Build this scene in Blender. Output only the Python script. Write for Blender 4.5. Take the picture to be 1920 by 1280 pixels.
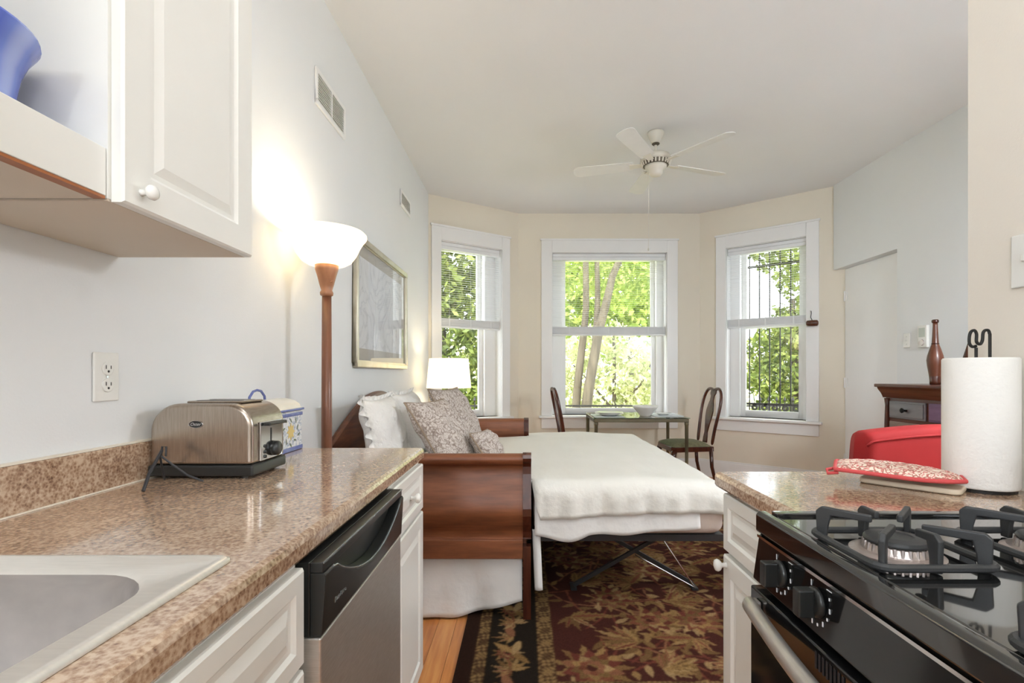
import bpy, bmesh, math, random
import numpy as np
from mathutils import Matrix, Vector

for o in list(bpy.data.objects):
    bpy.data.objects.remove(o)
random.seed(7)
RNG = np.random.default_rng(7)
PI = math.pi
SC = bpy.context.scene
COL = SC.collection

# ------------------------------------------------------------------ camera
cam = bpy.data.cameras.new('camera')
cam.sensor_width = 36.0
cam.lens = 940 / 1920 * 36.0
cam.shift_x = -25 / 1920
cam.shift_y = 60 / 1920
cam.clip_start = 0.02
camo = bpy.data.objects.new('camera', cam)
COL.objects.link(camo)
camo.location = (0, 0, 1.19)
camo.rotation_euler = (PI / 2, 0, 0)
SC.camera = camo

# ------------------------------------------------------------------ world, sun, exposure
SC.view_settings.view_transform = 'Standard'
SC.view_settings.look = 'None'
SC.view_settings.gamma = 1.0
SC.view_settings.use_curve_mapping = False
SC.view_settings.exposure = 0.6
w = bpy.data.worlds.new('sky'); SC.world = w
w.use_nodes = True
w.node_tree.nodes['Background'].inputs[0].default_value = (0.86, 0.93, 1.0, 1)
w.node_tree.nodes['Background'].inputs[1].default_value = 4.0
sl = bpy.data.lights.new('sun', 'SUN'); sl.energy = 4.6; sl.angle = 0.01; sl.color = (1, .95, .85)
so = bpy.data.objects.new('sun', sl); COL.objects.link(so)
so.rotation_euler = (math.radians(42), 0, math.radians(-28))      # from behind the house towards the trees
KITCHEN_FILL_W = 4.5
SCONCE_FILL_W = 26.0
LIVING_FILL_W = 84.0
TORCH_W = 3.4
TLAMP_W = 5.0

# ------------------------------------------------------------------ helpers
def lin(c):
    c = c / 255.0
    return c / 12.92 if c <= 0.04045 else ((c + 0.055) / 1.055) ** 2.4
def rgb(r, g, b):
    return (lin(r), lin(g), lin(b), 1.0)

class NT:
    def __init__(s, name):
        s.m = bpy.data.materials.new(name); s.m.use_nodes = True
        s.t = s.m.node_tree; s.b = s.t.nodes['Principled BSDF']; s.out = s.t.nodes['Material Output']
    def n(s, typ, **kw):
        nd = s.t.nodes.new(typ)
        for k, v in kw.items():
            if k in nd.inputs: nd.inputs[k].default_value = v
            else: setattr(nd, k, v)
        return nd
    def l(s, a, b): s.t.links.new(a, b)
    def coords(s, scale=(1, 1, 1), kind='Object'):
        tc = s.n('ShaderNodeTexCoord'); mp = s.n('ShaderNodeMapping')
        mp.inputs['Scale'].default_value = scale
        s.l(tc.outputs[kind], mp.inputs[0]); return mp.outputs[0]
    def ramp(s, fac, stops):
        r = s.n('ShaderNodeValToRGB')
        e = r.color_ramp.elements
        while len(e) < len(stops): e.new(0.5)
        for i, (p, c) in enumerate(stops):
            e[i].position = p; e[i].color = c
        s.l(fac, r.inputs[0]); return r.outputs[0]
    def bump(s, h, strength, dist=0.01):
        b = s.n('ShaderNodeBump'); b.inputs['Strength'].default_value = strength
        b.inputs['Distance'].default_value = dist
        s.l(h, b.inputs['Height']); s.l(b.outputs[0], s.b.inputs['Normal'])

def mat(name, c, rough=0.5, metal=0.0, c2=None, nscale=8.0, stretch=(1, 1, 1), bump=0.0, bscale=None, spec=0.5, bdist=.01, coat=0.0):
    t = NT(name)
    t.b.inputs['Roughness'].default_value = rough
    t.b.inputs['Metallic'].default_value = metal
    t.b.inputs['Specular IOR Level'].default_value = spec
    t.b.inputs['Coat Weight'].default_value = coat
    co = t.coords(stretch)
    nz = t.n('ShaderNodeTexNoise', Scale=nscale, Detail=4.0)
    t.l(co, nz.inputs['Vector'])
    if c2 is None:
        c2 = tuple(min(1, x * 0.94) for x in c[:3]) + (1,)
    t.l(t.ramp(nz.outputs[0], [(0.3, c2), (0.7, c)]), t.b.inputs['Base Color'])
    if bump:
        if bscale:
            nb = t.n('ShaderNodeTexNoise', Scale=bscale, Detail=3.0); t.l(co, nb.inputs['Vector'])
        else: nb = nz
        t.bump(nb.outputs[0], bump, bdist)
    return t.m

def wood(name, dark, light, rough=0.32, axis='X', scale=9.0, coat=0.2):
    t = NT(name)
    st = {'X': (.12, 1, 1), 'Y': (1, .12, 1), 'Z': (1, 1, .12)}[axis]
    co = t.coords(st)
    nz = t.n('ShaderNodeTexNoise', Scale=scale * 4, Detail=6.0, Roughness=.6); t.l(co, nz.inputs['Vector'])
    n2 = t.n('ShaderNodeTexNoise', Scale=scale * .6, Detail=2.0); t.l(co, n2.inputs['Vector'])
    mx = t.n('ShaderNodeMath', operation='ADD'); t.l(nz.outputs[0], mx.inputs[0]); t.l(n2.outputs[0], mx.inputs[1])
    hf = t.n('ShaderNodeMath', operation='MULTIPLY'); t.l(mx.outputs[0], hf.inputs[0]); hf.inputs[1].default_value = .5
    t.l(t.ramp(hf.outputs[0], [(.36, dark), (.64, light)]), t.b.inputs['Base Color'])
    t.b.inputs['Roughness'].default_value = rough; t.b.inputs['Coat Weight'].default_value = coat
    t.b.inputs['Coat Roughness'].default_value = .15
    return t.m

def emis(name, col, strength, base=None):
    t = NT(name)
    t.b.inputs['Base Color'].default_value = base or col
    t.b.inputs['Emission Color'].default_value = col
    t.b.inputs['Emission Strength'].default_value = strength
    t.b.inputs['Roughness'].default_value = .4
    return t.m

class MB:
    def __init__(s, xf=None):
        s.v = []; s.f = []; s.xf = xf
    def add(s, vs, fs):
        o = len(s.v)
        if s.xf is not None: vs = [s.xf @ Vector(p) for p in vs]
        s.v += [tuple(p) for p in vs]; s.f += [[i + o for i in f] for f in fs]
        return s
    def box(s, x0, x1, y0, y1, z0, z1):
        return s.add([(x0, y0, z0), (x1, y0, z0), (x1, y1, z0), (x0, y1, z0), (x0, y0, z1), (x1, y0, z1), (x1, y1, z1), (x0, y1, z1)],
                     [[0, 3, 2, 1], [4, 5, 6, 7], [0, 1, 5, 4], [1, 2, 6, 5], [2, 3, 7, 6], [3, 0, 4, 7]])
    def tube(s, path, r, n=8, closed=False, flat=1.0):
        P = [Vector(p) for p in path]; N = len(P)
        R = r if isinstance(r, (list, tuple)) else [r] * N
        vs = []; fs = []; up = None
        for i in range(N):
            a = P[i - 1] if (i > 0 or closed) else P[i]
            b = P[(i + 1) % N] if (i < N - 1 or closed) else P[i]
            t = (b - a).normalized()
            if up is None:
                up = Vector((0, 0, 1)) if abs(t.z) < .9 else Vector((1, 0, 0))
            u = (up - t * up.dot(t)).normalized(); up = u; w = t.cross(u)
            for k in range(n):
                an = 2 * PI * k / n + PI / n
                vs.append(P[i] + (u * math.cos(an) * flat + w * math.sin(an)) * R[i])
        for i in range(N if closed else N - 1):
            j = (i + 1) % N
            for k in range(n):
                l = (k + 1) % n
                fs.append([i * n + k, i * n + l, j * n + l, j * n + k])
        if not closed:
            fs.append(list(range(n))[::-1]); fs.append([(N - 1) * n + k for k in range(n)])
        return s.add(vs, fs)
    def cyl(s, p0, p1, r0, r1=None, n=16):
        return s.tube([p0, p1], [r0, r0 if r1 is None else r1], n)
    def lathe(s, prof, c=(0, 0, 0), n=32, sx=1, sy=1, M=None):
        vs = []; fs = []; m = len(prof)
        for (r, z) in prof:
            for k in range(n):
                a = 2 * PI * k / n
                p = Vector((r * math.cos(a) * sx, r * math.sin(a) * sy, z))
                if M is not None: p = M @ p
                vs.append(p + Vector(c))
        for i in range(m - 1):
            for k in range(n):
                l = (k + 1) % n
                fs.append([i * n + k, i * n + l, (i + 1) * n + l, (i + 1) * n + k])
        if prof[0][0] > 1e-5: fs.append(list(range(n))[::-1])
        if prof[-1][0] > 1e-5: fs.append([(m - 1) * n + k for k in range(n)])
        return s.add(vs, fs)
    def prism(s, poly, axis, a0, a1):
        n = len(poly); vs = []
        for a in (a0, a1):
            for (p, q) in poly:
                vs.append({'X': (a, p, q), 'Y': (p, a, q), 'Z': (p, q, a)}[axis])
        fs = [list(range(n))[::-1], [n + i for i in range(n)]]
        for i in range(n):
            j = (i + 1) % n; fs.append([i, j, n + j, n + i])
        return s.add(vs, fs)
    def grid(s, nu, nv, fn, cu=False, cv=False):
        vs = [fn(i / (nu if cu else nu - 1), j / (nv if cv else nv - 1)) for i in range(nu) for j in range(nv)]
        fs = []
        for i in range(nu if cu else nu - 1):
            for j in range(nv if cv else nv - 1):
                a, b = (i + 1) % nu, (j + 1) % nv
                fs.append([i * nv + j, a * nv + j, a * nv + b, i * nv + b])
        return s.add(vs, fs)
    def build(s, name, m, parent=None, smooth=False, bevel=0.0, seg=2, kind=None, local=False, solid=0, sub=0, clean=True):
        off = Vector((0, 0, 0))
        if parent is not None and not local:
            p = parent
            while p is not None: off += p.location; p = p.parent
        me = bpy.data.meshes.new(name)
        me.from_pydata([(a - off.x, b - off.y, c - off.z) for a, b, c in s.v], [], s.f)
        if clean:
            bm = bmesh.new(); bm.from_mesh(me)
            bmesh.ops.remove_doubles(bm, verts=bm.verts, dist=1e-6)
            bmesh.ops.recalc_face_normals(bm, faces=bm.faces); bm.to_mesh(me); bm.free()
        me.materials.append(m)
        if smooth:
            me.polygons.foreach_set('use_smooth', [True] * len(me.polygons))
        o = bpy.data.objects.new(name, me); COL.objects.link(o)
        if parent is not None: o.parent = parent
        if solid:
            md = o.modifiers.new('solid', 'SOLIDIFY'); md.thickness = solid; md.offset = 0
        if sub:
            md = o.modifiers.new('sub', 'SUBSURF'); md.levels = sub; md.render_levels = sub
        if bevel:
            md = o.modifiers.new('bevel', 'BEVEL'); md.width = bevel; md.segments = seg; md.limit_method = 'ANGLE'; md.angle_limit = .6
            if not smooth:
                me.polygons.foreach_set('use_smooth', [True] * len(me.polygons))
                wn = o.modifiers.new('wn', 'WEIGHTED_NORMAL'); wn.keep_sharp = False
        if kind: o['kind'] = kind
        return o

def tag(o, label=None, cat=None, group=None, kind=None):
    if label: o['label'] = label
    if cat: o['category'] = cat
    if group: o['group'] = group
    if kind: o['kind'] = kind
    return o
def root(name, label, cat, loc=(0, 0, 0), rz=0, group=None, kind=None):
    o = bpy.data.objects.new(name, None); COL.objects.link(o)
    o.empty_display_size = .05; o.location = loc; o.rotation_euler = (0, 0, rz)
    return tag(o, label, cat, group, kind)
def copy_tree(o, parent=None):
    c = o.copy(); COL.objects.link(c); c.parent = parent
    for ch in list(o.children): copy_tree(ch, c)
    return c
def piece(name, src, parent, loc):
    o = bpy.data.objects.new(name, src); COL.objects.link(o); o.parent = parent; o.location = loc
    return o
def frame_matrix(origin, xdir, ydir):
    x = Vector(xdir).normalized(); y = Vector(ydir).normalized(); z = x.cross(y)
    M = Matrix(((x.x, y.x, z.x, origin[0]), (x.y, y.y, z.y, origin[1]), (x.z, y.z, z.z, origin[2]), (0, 0, 0, 1)))
    return M
def wallM(p0, p1):                     # x along the wall, y outwards (left of travel when walking p0->p1), z up
    d = Vector((p1[0] - p0[0], p1[1] - p0[1], 0)).normalized()
    return Matrix(((d.x, -d.y, 0, p0[0]), (d.y, d.x, 0, p0[1]), (0, 0, 1, 0), (0, 0, 0, 1))), (Vector(p1) - Vector(p0)).length

# ------------------------------------------------------------------ materials
M = {}
M['wall_white'] = mat('wall_white', rgb(233, 234, 234), .7, c2=rgb(230, 231, 231), nscale=1.5, bump=.06, bscale=180)
M['wall_cream'] = mat('wall_cream', rgb(232, 224, 207), .7, c2=rgb(229, 220, 203), nscale=1.5, bump=.06, bscale=180)
M['wall_kit'] = mat('wall_kitchen_cream', rgb(234, 226, 214), .7, c2=rgb(231, 223, 211), nscale=1.5, bump=.06, bscale=180)
M['ceiling'] = mat('ceiling_paint', rgb(236, 235, 234), .8, c2=rgb(233, 232, 231), nscale=1.2, bump=.05, bscale=150)
M['trim'] = mat('white_trim_paint', rgb(240, 239, 237), .35, nscale=3, c2=rgb(237, 236, 234))
M['cab'] = mat('white_cabinet_paint', rgb(236, 234, 227), .3, nscale=3, c2=rgb(233, 231, 224))
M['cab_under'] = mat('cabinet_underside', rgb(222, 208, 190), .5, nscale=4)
M['raw_edge'] = wood('raw_wood_edge', rgb(150, 85, 40), rgb(185, 115, 60), .6, 'Y')
M['plastic_white'] = mat('white_plastic', rgb(236, 234, 228), .35, nscale=5)
M['slot'] = mat('dark_slot', rgb(60, 58, 55), .6)
M['black_gloss'] = mat('black_enamel', rgb(20, 20, 20), .08, spec=.6)
M['cooktop'] = mat('cooktop_black_glass', rgb(24, 24, 24), .06, spec=.9, coat=.6)
M['black_plastic'] = mat('black_plastic', rgb(34, 35, 34), .3)
M['cast_iron'] = mat('cast_iron', rgb(50, 51, 52), .45, bump=.15, bscale=300, bdist=.002)
M['steel'] = mat('brushed_steel', rgb(206, 202, 196), .42, .85, c2=rgb(190, 185, 178), nscale=30, stretch=(1, 1, 14))
M['sink_steel'] = mat('sink_steel', rgb(236, 232, 224), .36, .6, c2=rgb(228, 224, 216), nscale=20, stretch=(1, 10, 1))
M['chrome'] = mat('chrome', rgb(215, 215, 215), .1, 1.0)
M['alu'] = mat('cast_aluminium', rgb(190, 178, 172), .35, .8, bump=.2, bscale=60)
M['dark_metal'] = mat('dark_metal', rgb(66, 66, 68), .45, .6)
M['bronze'] = mat('bronze_metal', rgb(118, 110, 88), .4, .6, c2=rgb(96, 88, 68))
M['iron'] = mat('black_iron', rgb(40, 38, 36), .5, .4)
M['red_wood'] = wood('cherry_wood', rgb(92, 50, 31), rgb(146, 88, 56), .42, 'X', coat=0.0)
M['red_wood_y'] = wood('cherry_wood_long', rgb(84, 42, 25), rgb(134, 78, 50), .42, 'Y', coat=0.0)
M['dark_wood'] = wood('mahogany_wood', rgb(54, 24, 16), rgb(92, 46, 30), .25, 'Z')
M['dresser_wood'] = wood('dresser_mahogany', rgb(72, 32, 24), rgb(112, 58, 44), .3, 'Y')
M['lamp_wood'] = wood('lamp_pole_wood', rgb(104, 62, 42), rgb(140, 90, 64), .4, 'Z')
M['lamp_cup'] = wood('lamp_cup_wood', rgb(150, 98, 66), rgb(182, 128, 92), .4, 'Z')
M['drawer_grey'] = wood('grey_painted_wood', rgb(118, 116, 120), rgb(146, 144, 148), .45, 'Y')
M['drawer_purple'] = wood('purple_painted_wood', rgb(110, 78, 112), rgb(138, 102, 138), .45, 'Y')
M['drawer_taupe'] = wood('taupe_painted_wood', rgb(128, 108, 98), rgb(152, 132, 120), .45, 'Y')
M['coverlet'] = mat('white_matelasse', rgb(236, 233, 225), .85, nscale=6, c2=rgb(232, 229, 220), stretch=(1, .35, 1), bump=.3, bscale=34, bdist=.010)
M['sheet'] = mat('white_sheet', rgb(235, 232, 228), .85, bump=.25, bscale=14, bdist=.02)
M['mattress'] = mat('beige_mattress_ticking', rgb(218, 202, 190), .8, bump=.2, bscale=60)
M['fabric_white'] = mat('white_crinkle_cotton', rgb(238, 235, 230), .9, bump=.7, bscale=38, bdist=.015)
M['red_fabric'] = mat('red_upholstery', rgb(172, 32, 32), .8, c2=rgb(158, 27, 28), nscale=3, bump=.15, bscale=400, bdist=.002)
M['olive_fabric'] = mat('olive_seat_fabric', rgb(122, 116, 84), .85, c2=rgb(100, 96, 68), nscale=40, bump=.2, bscale=200)
M['paper'] = mat('paper_towel', rgb(243, 240, 234), .95, bump=.5, bscale=90, bdist=.004)
M['ceramic'] = mat('white_ceramic', rgb(238, 236, 230), .15)
M['canvas'] = mat('fan_white', rgb(226, 220, 206), .4)
M['fan_vent'] = mat('fan_vent_dark', rgb(96, 86, 70), .5)
M['fan_blade'] = mat('fan_blade_white', rgb(232, 230, 226), .5)

def bowl_mat():
    t = NT('blue_glazed_bowl')
    co = t.coords((1, 1, 1))
    # painted facets around the rim
    sp = t.n('ShaderNodeSeparateXYZ'); t.l(co, sp.inputs[0])
    at = t.n('ShaderNodeMath', operation='ARCTAN2'); t.l(sp.outputs[1], at.inputs[0]); t.l(sp.outputs[0], at.inputs[1])
    ml = t.n('ShaderNodeMath', operation='MULTIPLY'); t.l(at.outputs[0], ml.inputs[0]); ml.inputs[1].default_value = 5.0
    sn = t.n('ShaderNodeMath', operation='SINE'); t.l(ml.outputs[0], sn.inputs[0])
    t.l(t.ramp(sn.outputs[0], [(0.0, rgb(92, 112, 200)), (.6, rgb(118, 138, 216)), (1.0, rgb(162, 176, 228))]), t.b.inputs['Base Color'])
    t.b.inputs['Roughness'].default_value = .2
    return t.m
M['bowl_blue'] = bowl_mat()

def granite():
    t = NT('brown_speckled_laminate')
    co = t.coords((1, 1, 1))
    a = t.n('ShaderNodeTexNoise', Scale=95.0, Detail=8.0, Roughness=.75); t.l(co, a.inputs['Vector'])
    b = t.n('ShaderNodeTexVoronoi', Scale=150.0); t.l(co, b.inputs['Vector'])
    c = t.n('ShaderNodeTexNoise', Scale=9.0, Detail=3.0); t.l(co, c.inputs['Vector'])
    m1 = t.n('ShaderNodeMath', operation='MULTIPLY_ADD'); t.l(b.outputs['Distance'], m1.inputs[0]); m1.inputs[1].default_value = .35; t.l(a.outputs[0], m1.inputs[2])
    m2 = t.n('ShaderNodeMath', operation='MULTIPLY_ADD'); t.l(c.outputs[0], m2.inputs[0]); m2.inputs[1].default_value = .3; t.l(m1.outputs[0], m2.inputs[2])
    t.l(t.ramp(m2.outputs[0], [(.52, rgb(84, 62, 50)), (.66, rgb(138, 106, 84)), (.8, rgb(170, 138, 112)), (.98, rgb(204, 178, 152))]), t.b.inputs['Base Color'])
    t.b.inputs['Roughness'].default_value = .14
    t.b.inputs['Specular IOR Level'].default_value = .7
    t.b.inputs['Coat Weight'].default_value = .5; t.b.inputs['Coat Roughness'].default_value = .08
    return t.m
M['granite'] = granite()

def floral(name, bg, fg, fg2, scale=14.0):
    t = NT(name)
    co = t.coords((1, 1, 1))
    w1 = t.n('ShaderNodeTexNoise', Scale=scale * .6, Detail=2.0); t.l(co, w1.inputs['Vector'])
    mx = t.n('ShaderNodeMix'); mx.data_type = 'VECTOR'
    mx.inputs[0].default_value = .12
    t.l(co, mx.inputs[4]); t.l(w1.outputs['Color'], mx.inputs[5])
    v = t.n('ShaderNodeTexVoronoi', Scale=scale, feature='DISTANCE_TO_EDGE'); t.l(mx.outputs[1], v.inputs['Vector'])
    n = t.n('ShaderNodeTexNoise', Scale=scale * 3, Detail=3.0); t.l(co, n.inputs['Vector'])
    ad = t.n('ShaderNodeMath', operation='MULTIPLY_ADD'); t.l(n.outputs[0], ad.inputs[0]); ad.inputs[1].default_value = .25; t.l(v.outputs[0], ad.inputs[2])
    t.l(t.ramp(ad.outputs[0], [(.12, fg2), (.19, fg), (.26, bg), (.4, bg), (.5, fg)]), t.b.inputs['Base Color'])
    t.b.inputs['Roughness'].default_value = .85
    t.bump(n.outputs[0], .3, .006)
    return t.m
M['pillow_taupe'] = floral('taupe_floral_cloth', rgb(204, 194, 186), rgb(172, 158, 148), rgb(138, 122, 112), 30)
M['pillow_back'] = mat('taupe_pillow_plain', rgb(158, 138, 118), .9, bump=.2, bscale=80)
M['mitt'] = floral('red_floral_quilting', rgb(240, 226, 208), rgb(214, 108, 104), rgb(150, 132, 108), 42)
M['mitt_red'] = mat('red_binding', rgb(214, 84, 84), .85, bump=.3, bscale=200, bdist=.003)
M['trivet'] = mat('cream_board', rgb(232, 216, 190), .5)

def pane_mat():
    t = NT('window_glass')
    t.t.nodes.remove(t.b)
    tr = t.n('ShaderNodeBsdfTransparent'); gl = t.n('ShaderNodeBsdfGlossy'); gl.inputs['Roughness'].default_value = .02
    mx = t.n('ShaderNodeMixShader'); mx.inputs[0].default_value = .05
    t.l(tr.outputs[0], mx.inputs[1]); t.l(gl.outputs[0], mx.inputs[2]); t.l(mx.outputs[0], t.out.inputs[0])
    return t.m
M['pane'] = pane_mat()
def table_glass():
    t = NT('table_glass')
    t.t.nodes.remove(t.b)
    tr = t.n('ShaderNodeBsdfTransparent'); tr.inputs[0].default_value = (.72, .82, .78, 1)
    gl = t.n('ShaderNodeBsdfGlossy'); gl.inputs['Roughness'].default_value = .03
    fr = t.n('ShaderNodeFresnel'); fr.inputs[0].default_value = 1.5
    ge = t.n('ShaderNodeNewGeometry'); iv = t.n('ShaderNodeMath', operation='SUBTRACT'); iv.inputs[0].default_value = 1.0; t.l(ge.outputs['Backfacing'], iv.inputs[1])
    mu = t.n('ShaderNodeMath', operation='MULTIPLY'); t.l(fr.outputs[0], mu.inputs[0]); t.l(iv.outputs[0], mu.inputs[1])
    mx = t.n('ShaderNodeMixShader'); t.l(mu.outputs[0], mx.inputs[0])
    t.l(tr.outputs[0], mx.inputs[1]); t.l(gl.outputs[0], mx.inputs[2]); t.l(mx.outputs[0], t.out.inputs[0])
    return t.m
M['tglass'] = table_glass()
def pic_glass():
    t = NT('picture_glass')
    t.t.nodes.remove(t.b)
    tr = t.n('ShaderNodeBsdfTransparent')
    gl = t.n('ShaderNodeBsdfGlossy'); gl.inputs['Roughness'].default_value = .02
    fr = t.n('ShaderNodeFresnel'); fr.inputs[0].default_value = 1.5
    ge = t.n('ShaderNodeNewGeometry'); iv = t.n('ShaderNodeMath', operation='SUBTRACT'); iv.inputs[0].default_value = 1.0; t.l(ge.outputs['Backfacing'], iv.inputs[1])
    mu = t.n('ShaderNodeMath', operation='MULTIPLY'); t.l(fr.outputs[0], mu.inputs[0]); t.l(iv.outputs[0], mu.inputs[1])
    mx = t.n('ShaderNodeMixShader'); t.l(mu.outputs[0], mx.inputs[0])
    t.l(tr.outputs[0], mx.inputs[1]); t.l(gl.outputs[0], mx.inputs[2]); t.l(mx.outputs[0], t.out.inputs[0])
    return t.m
M['pglass'] = pic_glass()
def shade_mat(name, col, strength):
    t = NT(name)
    t.b.inputs['Base Color'].default_value = rgb(250, 244, 228)
    t.b.inputs['Roughness'].default_value = .35
    t.b.inputs['Emission Color'].default_value = col
    t.b.inputs['Emission Strength'].default_value = strength
    tl = t.n('ShaderNodeBsdfTranslucent'); tl.inputs[0].default_value = rgb(250, 240, 215)
    mx = t.n('ShaderNodeMixShader'); mx.inputs[0].default_value = .4
    t.l(t.b.outputs[0], mx.inputs[1]); t.l(tl.outputs[0], mx.inputs[2]); t.l(mx.outputs[0], t.out.inputs[0])
    return t.m
M['torch_shade'] = shade_mat('torchiere_glass', (1, .93, .76, 1), .75)
M['lamp_shade'] = shade_mat('lamp_shade_cloth', (1, .94, .76, 1), .9)
def leaf_mat(name, cols, trans=.45):
    t = NT(name)
    g = t.n('ShaderNodeNewGeometry')
    cr = t.ramp(g.outputs['Random Per Island'], [(i / (len(cols) - 1), c) for i, c in enumerate(cols)])
    t.l(cr, t.b.inputs['Base Color']); t.b.inputs['Roughness'].default_value = .6
    tl = t.n('ShaderNodeBsdfTranslucent'); t.l(cr, tl.inputs[0])
    mx = t.n('ShaderNodeMixShader'); mx.inputs[0].default_value = trans
    t.l(t.b.outputs[0], mx.inputs[1]); t.l(tl.outputs[0], mx.inputs[2]); t.l(mx.outputs[0], t.out.inputs[0])
    return t.m
M['leaf_bright'] = leaf_mat('leaves_bright', [rgb(128, 154, 62), rgb(172, 192, 92), rgb(214, 220, 136)])
M['leaf_pale'] = leaf_mat('leaves_pale', [rgb(158, 168, 112), rgb(214, 216, 166), rgb(244, 242, 212)])
M['leaf_dark'] = leaf_mat('leaves_dark', [rgb(84, 100, 42), rgb(122, 138, 64), rgb(164, 172, 92)])
M['bark'] = mat('bark', rgb(100, 91, 74), .9, c2=rgb(70, 63, 50), nscale=14, stretch=(1, 1, .2), bump=.6, bscale=20, bdist=.03)
M['ground'] = mat('ground_grass', rgb(150, 160, 96), .95, c2=rgb(190, 184, 140), nscale=2.5)

# ================================================================== STRUCTURE
H = 3.06
A = (-1.01, 5.22); B = (-.08, 5.86); C = (2.04, 5.86); D = (3.07, 5.02)
S = dict(kind='structure')
def bay_y(x):
    if x < A[0]: return A[1]
    if x < B[0]: return A[1] + (x - A[0]) / (B[0] - A[0]) * (B[1] - A[1])
    if x < C[0]: return B[1]
    return C[1] + (x - C[0]) / (D[0] - C[0]) * (D[1] - C[1])

def plank_mat():
    t = NT('oak_plank')
    co = t.coords((1, .08, 1))
    oi = t.n('ShaderNodeObjectInfo')
    nz = t.n('ShaderNodeTexNoise', Scale=45.0, Detail=5.0); nz.noise_dimensions = '4D'
    t.l(co, nz.inputs['Vector']); 
    ml = t.n('ShaderNodeMath', operation='MULTIPLY'); t.l(oi.outputs['Random'], ml.inputs[0]); ml.inputs[1].default_value = 50
    t.l(ml.outputs[0], nz.inputs['W'])
    ad = t.n('ShaderNodeMath', operation='MULTIPLY_ADD'); t.l(oi.outputs['Random'], ad.inputs[0]); ad.inputs[1].default_value = .25; t.l(nz.outputs[0], ad.inputs[2])
    t.l(t.ramp(ad.outputs[0], [(.35, rgb(186, 112, 56)), (.62, rgb(214, 142, 80)), (.85, rgb(228, 164, 100))]), t.b.inputs['Base Color'])
    t.b.inputs['Roughness'].default_value = .28
    return t.m
M['plank'] = plank_mat()
M['subfloor'] = mat('floor_joint', rgb(120, 74, 40), .7)

floor = MB().prism([(-1.3, -1.9), (3.35, -1.9), (3.35, 5.2), (2.1, 6.15), (-.15, 6.15), (-1.3, 5.35)], 'Z', -.2, -.008).build('floor', M['subfloor'])
tag(floor, 'honey oak strip floor of the kitchen and living room', 'floor', **S)
PW = .085
plank_cache = {}
ncol = int((3.07 + 1.01) / PW)
for i in range(ncol):
    x0 = -1.01 + i * PW; x1 = x0 + PW
    ymax = min(bay_y(x0), bay_y(x1)) - .002
    y = -1.58 - (i * .617 % 1.6)
    y = max(y, -1.58)
    first = True
    while y < ymax - .02:
        L = 1.7 if not first else 1.7 - (i * .617 % 1.6) * .9
        first = False
        y1 = min(y + max(L, .3), ymax)
        if x0 > 1.1 and y1 < 1.45: y = y1; continue
        key = round(y1 - y, 2)
        if key not in plank_cache:
            b = MB().box(-PW / 2 + .0008, PW / 2 - .0008, 0, key - .0015, -.008, 0).build('plank', M['plank'], floor, bevel=0.0, local=True)
            b.location = ((x0 + x1) / 2, y, 0); plank_cache[key] = b.data
        else:
            piece('plank', plank_cache[key], floor, ((x0 + x1) / 2, y, 0))
        y = y1

ceil = MB().prism([(-1.3, -1.9), (3.4, -1.9), (3.4, 5.3), (2.15, 6.2), (-.2, 6.2), (-1.3, 5.4)], 'Z', H, H + .15).build('ceiling', M['ceiling'])
tag(ceil, 'smooth off-white ceiling over the whole room', 'ceiling', **S)

def wall(name, p0, p1, openings, m, label, thick=.28, z1=H, ext0=0, ext1=0):
    Mx, L = wallM(p0, p1)
    b = MB(Mx)
    ss = sorted(set([-ext0, L + ext1] + [v for o in openings for v in o[:2]]))
    for a, c in zip(ss[:-1], ss[1:]):
        hole = [o for o in openings if o[0] <= a + 1e-6 and o[1] >= c - 1e-6]
        if hole:
            o = hole[0]
            if o[2] > 0: b.box(a, c, 0, thick, 0, o[2])
            if o[3] < z1: b.box(a, c, 0, thick, o[3], z1)
        else: b.box(a, c, 0, thick, 0, z1)
    ob = b.build(name, m)
    return tag(ob, label, 'wall', **S)

# travel p0->p1 with "outside" on the left hand
wall('wall_left', (-1.01, -1.6), A, [], M['wall_white'], 'long white plaster wall behind the counter and the daybed', .2)
W1 = dict(s0=.138, s1=.893, z0=.70, z1=2.60); W2 = dict(s0=.392, s1=1.732, z0=.70, z1=2.60); W3 = dict(s0=.302, s1=1.103, z0=.70, z1=2.60)
wall('wall_bay_left', A, B, [(W1['s0'], W1['s1'], W1['z0'], W1['z1'])], M['wall_cream'], 'cream angled bay wall behind the table lamp')
wall('wall_bay_center', B, C, [(W2['s0'], W2['s1'], W2['z0'], W2['z1'])], M['wall_cream'], 'cream bay wall behind the glass dining table')
wall('wall_bay_right', C, D, [(W3['s0'], W3['s1'], W3['z0'], W3['z1'])], M['wall_cream'], 'cream angled bay wall with the barred window', ext1=.2)
wall('wall_right', (3.07, 4.995), (3.07, 1.32), [(-.0, .855, 0, 2.22)], M['wall_white'], 'white wall with the recessed door behind the dresser', .25)
wall('wall_kitchen_right', (1.17, 1.325), (1.17, -1.6), [], M['wall_kit'], 'cream kitchen wall stub beside the paper towels', .12)
wall('wall_partition', (3.07, 1.205), (1.29, 1.205), [], M['wall_white'], 'white partition closing the living room behind the red armchair', -.115)
wall('wall_back', (1.29, -1.6), (-1.21, -1.6), [], M['wall_white'], 'white kitchen end wall behind the camera', .2)

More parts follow.
